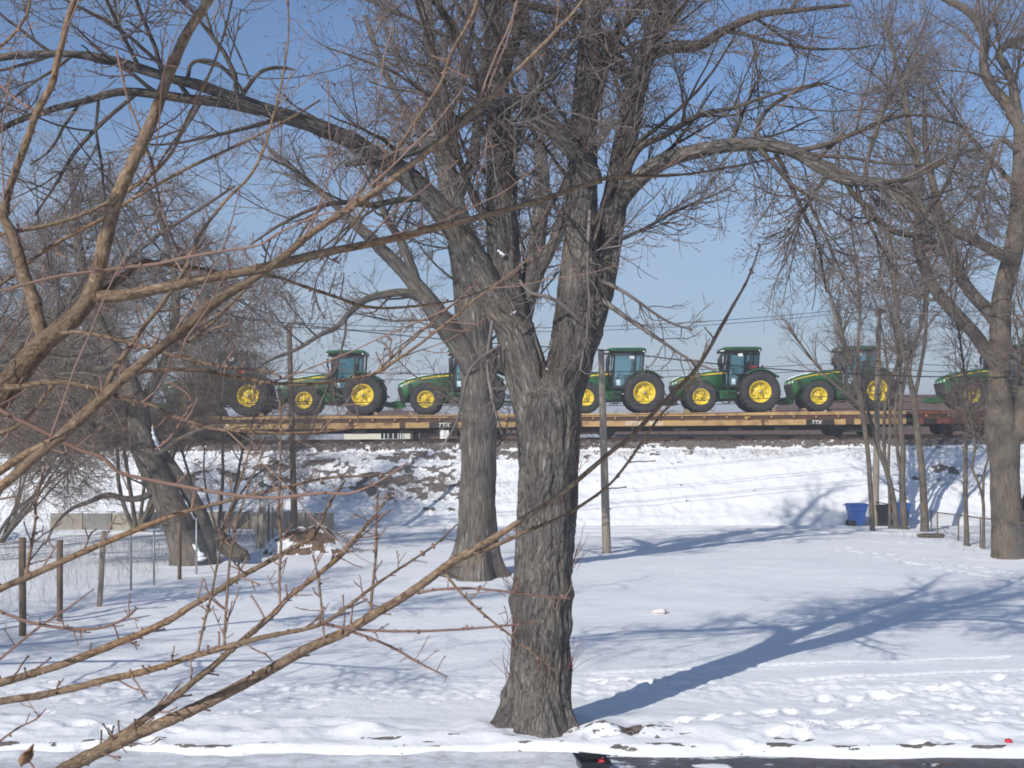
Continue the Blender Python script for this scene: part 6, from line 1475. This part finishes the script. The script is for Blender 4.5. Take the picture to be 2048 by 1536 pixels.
def house(label, x0, x1, y0, y1, ze, zr, wall, wins=(), gable='x', cat='house'):
    root = empty('house', ((x0 + x1) / 2, (y0 + y1) / 2, 0), label, cat, 'low houses beyond the railway'); w, d = (x1 - x0) / 2, (y1 - y0) / 2
    mb = MB()
    if gable == 'x': mb.loft([[(-w, -d, -.2), (-w, d, -.2), (-w, d, ze), (-w, 0, zr - .08), (-w, -d, ze)], [(w, -d, -.2), (w, d, -.2), (w, d, ze), (w, 0, zr - .08), (w, -d, ze)]])
    else: mb.loft([[(-w, -d, -.2), (w, -d, -.2), (w, -d, ze), (0, -d, zr - .08), (-w, -d, ze)], [(-w, d, -.2), (w, d, -.2), (w, d, ze), (0, d, zr - .08), (-w, d, ze)]])
    mb.build('wall', wall, root)
    mb = MB(); o = .35
    for s in (-1, 1):
        if gable == 'x':
            k = (zr - ze) / d
            mb.loft([[(-w - o, 0, zr), (-w - o, s * (d + o), ze - o * k), (-w - o, s * (d + o), ze - o * k + .1), (-w - o, 0, zr + .1)], [(w + o, 0, zr), (w + o, s * (d + o), ze - o * k), (w + o, s * (d + o), ze - o * k + .1), (w + o, 0, zr + .1)]])
        else:
            k = (zr - ze) / w
            mb.loft([[(0, -d - o, zr), (s * (w + o), -d - o, ze - o * k), (s * (w + o), -d - o, ze - o * k + .1), (0, -d - o, zr + .1)], [(0, d + o, zr), (s * (w + o), d + o, ze - o * k), (s * (w + o), d + o, ze - o * k + .1), (0, d + o, zr + .1)]])
    rf = mb.build('roof', M['shingle'], root)
    mb = MB(); mb.box((w * .4, d * .3 if gable == 'x' else 0, zr + .1), (.6, .6, 1.0)); mb.build('chimney', M['brick'], rf)
    for (xa, xb, za, zb) in wins:
        cx = (xa + xb) / 2 - (x0 + x1) / 2
        mb = MB(); mb.box((cx, -d - .02, (za + zb) / 2), (xb - xa, .04, zb - za)); wn = mb.build('window', M['darkglass'], root)
        mb = MB(); W_, Z_ = xb - xa, zb - za
        for q in (-W_ / 2, 0, W_ / 2): mb.box((cx + q, -d - .05, (za + zb) / 2), (.07, .05, Z_ + .1))
        for q in (za, zb): mb.box((cx, -d - .052, q), (W_ + .1, .05, .07))
        mb.build('frame', M['frame'], wn)
    return root
x95 = lambda px: X(px, 95)
house('cream sided house with a three part window, seen under the left flatcar between its bogies', x95(688), x95(820), 95, 104, 4.85, 6.0, M['sidecream'], [(x95(761), x95(776), 3.95, 4.62), (x95(777), x95(796), 3.95, 4.62), (x95(797), x95(806), 3.95, 4.62)])
house('brown brick house with a low roof, behind the two big trunks', x95(836), x95(1120), 97, 106, 4.5, 5.6, M['brick'], [(x95(1000), x95(1030), 2.2, 3.4)])
house('long low grey building seen under the right flatcar', x95(1215), x95(1860), 87, 91, 4.35, 4.75, M['sidegrey'], [(x95(1300), x95(1330), 2.2, 3.4)])
house('small cream gabled house showing between the fifth and sixth tractors from left', x95(1585), x95(1640), 93, 101, 6.2, 7.3, M['sidecream'], [(x95(1603), x95(1618), 5.3, 6.0)], 'y')
house('brown roofed house behind the tractor with the snowy hood', x95(1655), x95(1760), 94, 102, 5.4, 6.95, M['brick'], [(x95(1690), x95(1710), 3.6, 4.8)])
house('wide brown roofed house behind the right hand flatcar gap', x95(1800), x95(2000), 95, 104, 5.3, 7.2, M['sidegrey'], [(x95(1850), x95(1880), 3.4, 4.7)])
house('brown roofed house at the far left behind the thicket', x95(60), x95(400), 96, 105, 5.0, 6.6, M['brick'], [(x95(200), x95(230), 3.0, 4.4)])

# ------------------------------------------------------------------ litter, weeds, small things
def debris(n, cx, cy, sx, sy, seed, size, mat, name, label, kind='stuff', flat=.4):
    rr_ = np.random.default_rng(seed); mb = MB()
    for k in range(n):
        x = cx + rr_.normal() * sx; y = cy + rr_.normal() * sy; s = rr_.uniform(.4, 1) * size; z = ground(x, y) + s * flat * .4 + .01; a = rr_.uniform(0, 3.14); ca, sa = math.cos(a), math.sin(a)
        q = [(x + s * (ca * u - sa * v * .5), y + s * (sa * u + ca * v * .5), z + s * flat * rr_.uniform(-.3, .5)) for (u, v) in ((-1, -.6), (.2, -1), (1, .1), (.1, 1), (-.8, .7))]
        c = (x, y, z + s * flat * .6); mb.add(q + [c], [(0, 1, 5), (1, 2, 5), (2, 3, 5), (3, 4, 5), (4, 0, 5), (4, 3, 2, 1, 0)])
    return tag(mb.build(name, mat), label, 'litter', kind=kind)
M['deadleaf'] = paint('dead leaf litter', (.16, .09, .06), .9, 0, (.07, .04, .03), .6, 20)
a = gxy(1190, 1472); debris(150, a[0], a[1], .45, .05, 1, .035, M['deadleaf'], 'leaf_litter', 'reddish brown bark and leaf litter on the snow right of the big maple foot')
a = gxy(1000, 1500); debris(110, a[0], a[1], 2.6, .08, 2, .035, M['deadleaf'], 'leaf_litter', 'scattered dead leaves along the snowy road edge')
a = gxy(1750, 1506); debris(90, a[0], a[1], 1.1, .07, 3, .05, M['deadleaf'], 'leaf_litter', 'brown debris on the snow at the bottom right road edge')
# dead vines and weeds over the bank
def weeds(n, fx, seed, h, label, name='weeds', mat='twigL', r=.006, spread=.5):
    rr_ = np.random.default_rng(seed); P = []
    for k in range(n):
        x, y = fx(rr_); z = ground(x, y); d = norm(np.array([rr_.normal() * spread, rr_.normal() * spread, 1.0])); p = np.array([x, y, z - .02]); pts = [p]; L_ = h * rr_.uniform(.4, 1.1)
        for j in range(4): d = norm(d + rr_.normal(size=3) * .25 + np.array([0, 0, -.08 * spread])); p = p + d * L_ / 4; pts.append(p)
        P.append(pts)
    P = np.array(P); return tag(tubes_obj(name, [(P, np.repeat([np.linspace(r, r * .5, 5)], n, 0), 3, 0)], [M[mat]], None), label, 'weeds', kind='stuff')
def bankpt(cx, cs_, sx, ss):
    def f(q): x = cx + q.normal() * sx; s = np.clip(cs_ + q.normal() * ss, .12, 1.03); return x, 61.2 + 6.4 * s
    return f
weeds(3400, bankpt(-4.6, .50, 2.4, .11), 1, .28, 'dense dead brown weeds in the bare patch on the bank behind the trunks', spread=1.1)
weeds(2600, bankpt(-13, .64, 3.2, .10), 2, .26, 'dead brown weeds on the bank left of the slim pole', spread=1.1)
weeds(2800, bankpt(-4, .90, 9, .07), 3, .22, 'dead weeds fringing the top of the bank beneath the track', spread=1.1)
weeds(2600, bankpt(17, .95, 7, .05), 4, .20, 'thin dead weeds along the bank top at right', spread=1.1)
weeds(700, bankpt(21.5, .6, 2.0, .13), 7, .35, 'dead weeds on the bank behind the right hand trees', spread=1.0)
weeds(900, lambda q: (q.uniform(-19, -10.2), q.uniform(28, 50)), 5, .75, 'dry weed stalks standing in the snow beyond the fence posts at left', r=.004, spread=.25)
weeds(160, lambda q: (q.uniform(-9.6, -7.6) - 1.0, q.uniform(46, 57)), 6, 1.3, 'upright dry stalks by the palings', r=.005, spread=.15)
weeds(120, lambda q: (17.0 + q.uniform(-1.4, 2.2), q.uniform(46, 56)), 8, .6, 'dry suckers and weeds along the chain link fence', r=.005, spread=.25)
weeds(420, lambda q: (q.uniform(-10, 12), q.uniform(17.6, 36)), 9, .07, 'sparse grass tips poking through the snow of the lawn', r=.0028, spread=.6)
weeds(260, lambda q: (q.uniform(-14, 20), q.uniform(52, 61)), 10, .16, 'dead grass tips along the alley at the foot of the bank', r=.004, spread=.6)
o = None
# crumpled bag on the lawn
def crumple(name, c, d, mat, label, cat, seed, col2=None):
    q = np.random.default_rng(seed); n, m_ = 16, 9; V = []
    for j in range(m_):
        t = j / (m_ - 1) * math.pi
        for i in range(n):
            a = 2 * math.pi * i / n; r_ = 1 + .35 * float(noise3(np.array([math.cos(a) * 2 + seed, math.sin(a) * 2, t * 1.5]))) + .15 * q.normal() * .5
            V.append((d[0] * .5 * math.sin(t) * math.cos(a) * r_, d[1] * .5 * math.sin(t) * math.sin(a) * r_, d[2] * (.5 * math.cos(t) * r_ + .3)))
    Q = [(j * n + i, j * n + (i + 1) % n, (j + 1) * n + (i + 1) % n, (j + 1) * n + i) for j in range(m_ - 1) for i in range(n)]
    o = link(name, quad_mesh(name, np.array(V), np.array(Q), mat, False), None, c); return tag(o, label, cat)
M['bag'] = paint('thin pinkish white plastic', (.84, .72, .68), .5, 0, (.7, .70, .72), .5, 14)
M['redplastic'] = paint('red plastic', (.62, .025, .045), .35)
y = gy(1228); crumple('plastic_bag', (X(1320, y), y, ground(X(1320, y), y) + .01), (.34, .3, .11), M['bag'], 'crumpled pinkish white plastic bag lying alone on the smooth snow right of the pole', 'plastic bag', 3)
y = 17.2; crumple('red_scrap', (X(2017, y), y, ground(X(2017, y), y) + .005), (.10, .08, .06), M['redplastic'], 'small orange red scrap of plastic on the snow at the bottom right corner', 'scrap', 6)
# black tub and red lid in the slush
yt = 16.05; zt = -.06
rootT = empty('plastic_tub', (X(1182, yt), yt, zt - .02), 'glossy black plastic tub tipped in the slush at the bottom road edge', 'tub', None, (.16, .12, .28))
def tr_(z_, a, b): return [(-a, -b, z_), (a, -b, z_), (a, b, z_), (-a, b, z_)]
mb = MB(); mb.loft([tr_(0, .15, .10), tr_(.12, .19, .14), tr_(.125, .215, .16), tr_(.145, .215, .16), tr_(.145, .185, .13), tr_(.02, .145, .095)]); mb.build('body', paint('glossy black plastic', (.015, .015, .017), .18), rootT, bevel=.008)
mb = MB(); mb.tube([(-.2, 0, .14), (-.2, -.02, .22), (.2, -.02, .20), (.2, 0, .14)], .008, 8); mb.build('handle', M['black'], rootT)
o = crumple('litter', (X(1207, yt + .1), yt + .12, -.02), (.16, .09, .05), M['redplastic'], 'bright red plastic scrap lying against the black tub at the road edge', 'scrap', 9)

# ------------------------------------------------------------------ winter air
hz = MB(); hz.box((0, 0, 14), (8200, 8200, 34)); hm = bpy.data.materials.new('haze'); hm.use_nodes = True; hn = hm.node_tree; hn.nodes.clear()
ho = hn.nodes.new('ShaderNodeOutputMaterial'); hv = hn.nodes.new('ShaderNodeVolumePrincipled'); hv.inputs['Color'].default_value = (.93, .95, 1, 1); hv.inputs['Density'].default_value = .0017; hv.inputs['Anisotropy'].default_value = 0.0
hn.links.new(hv.outputs['Volume'], ho.inputs['Volume']); tag(hz.build('haze', hm), 'pale winter haze', 'haze', kind='stuff')
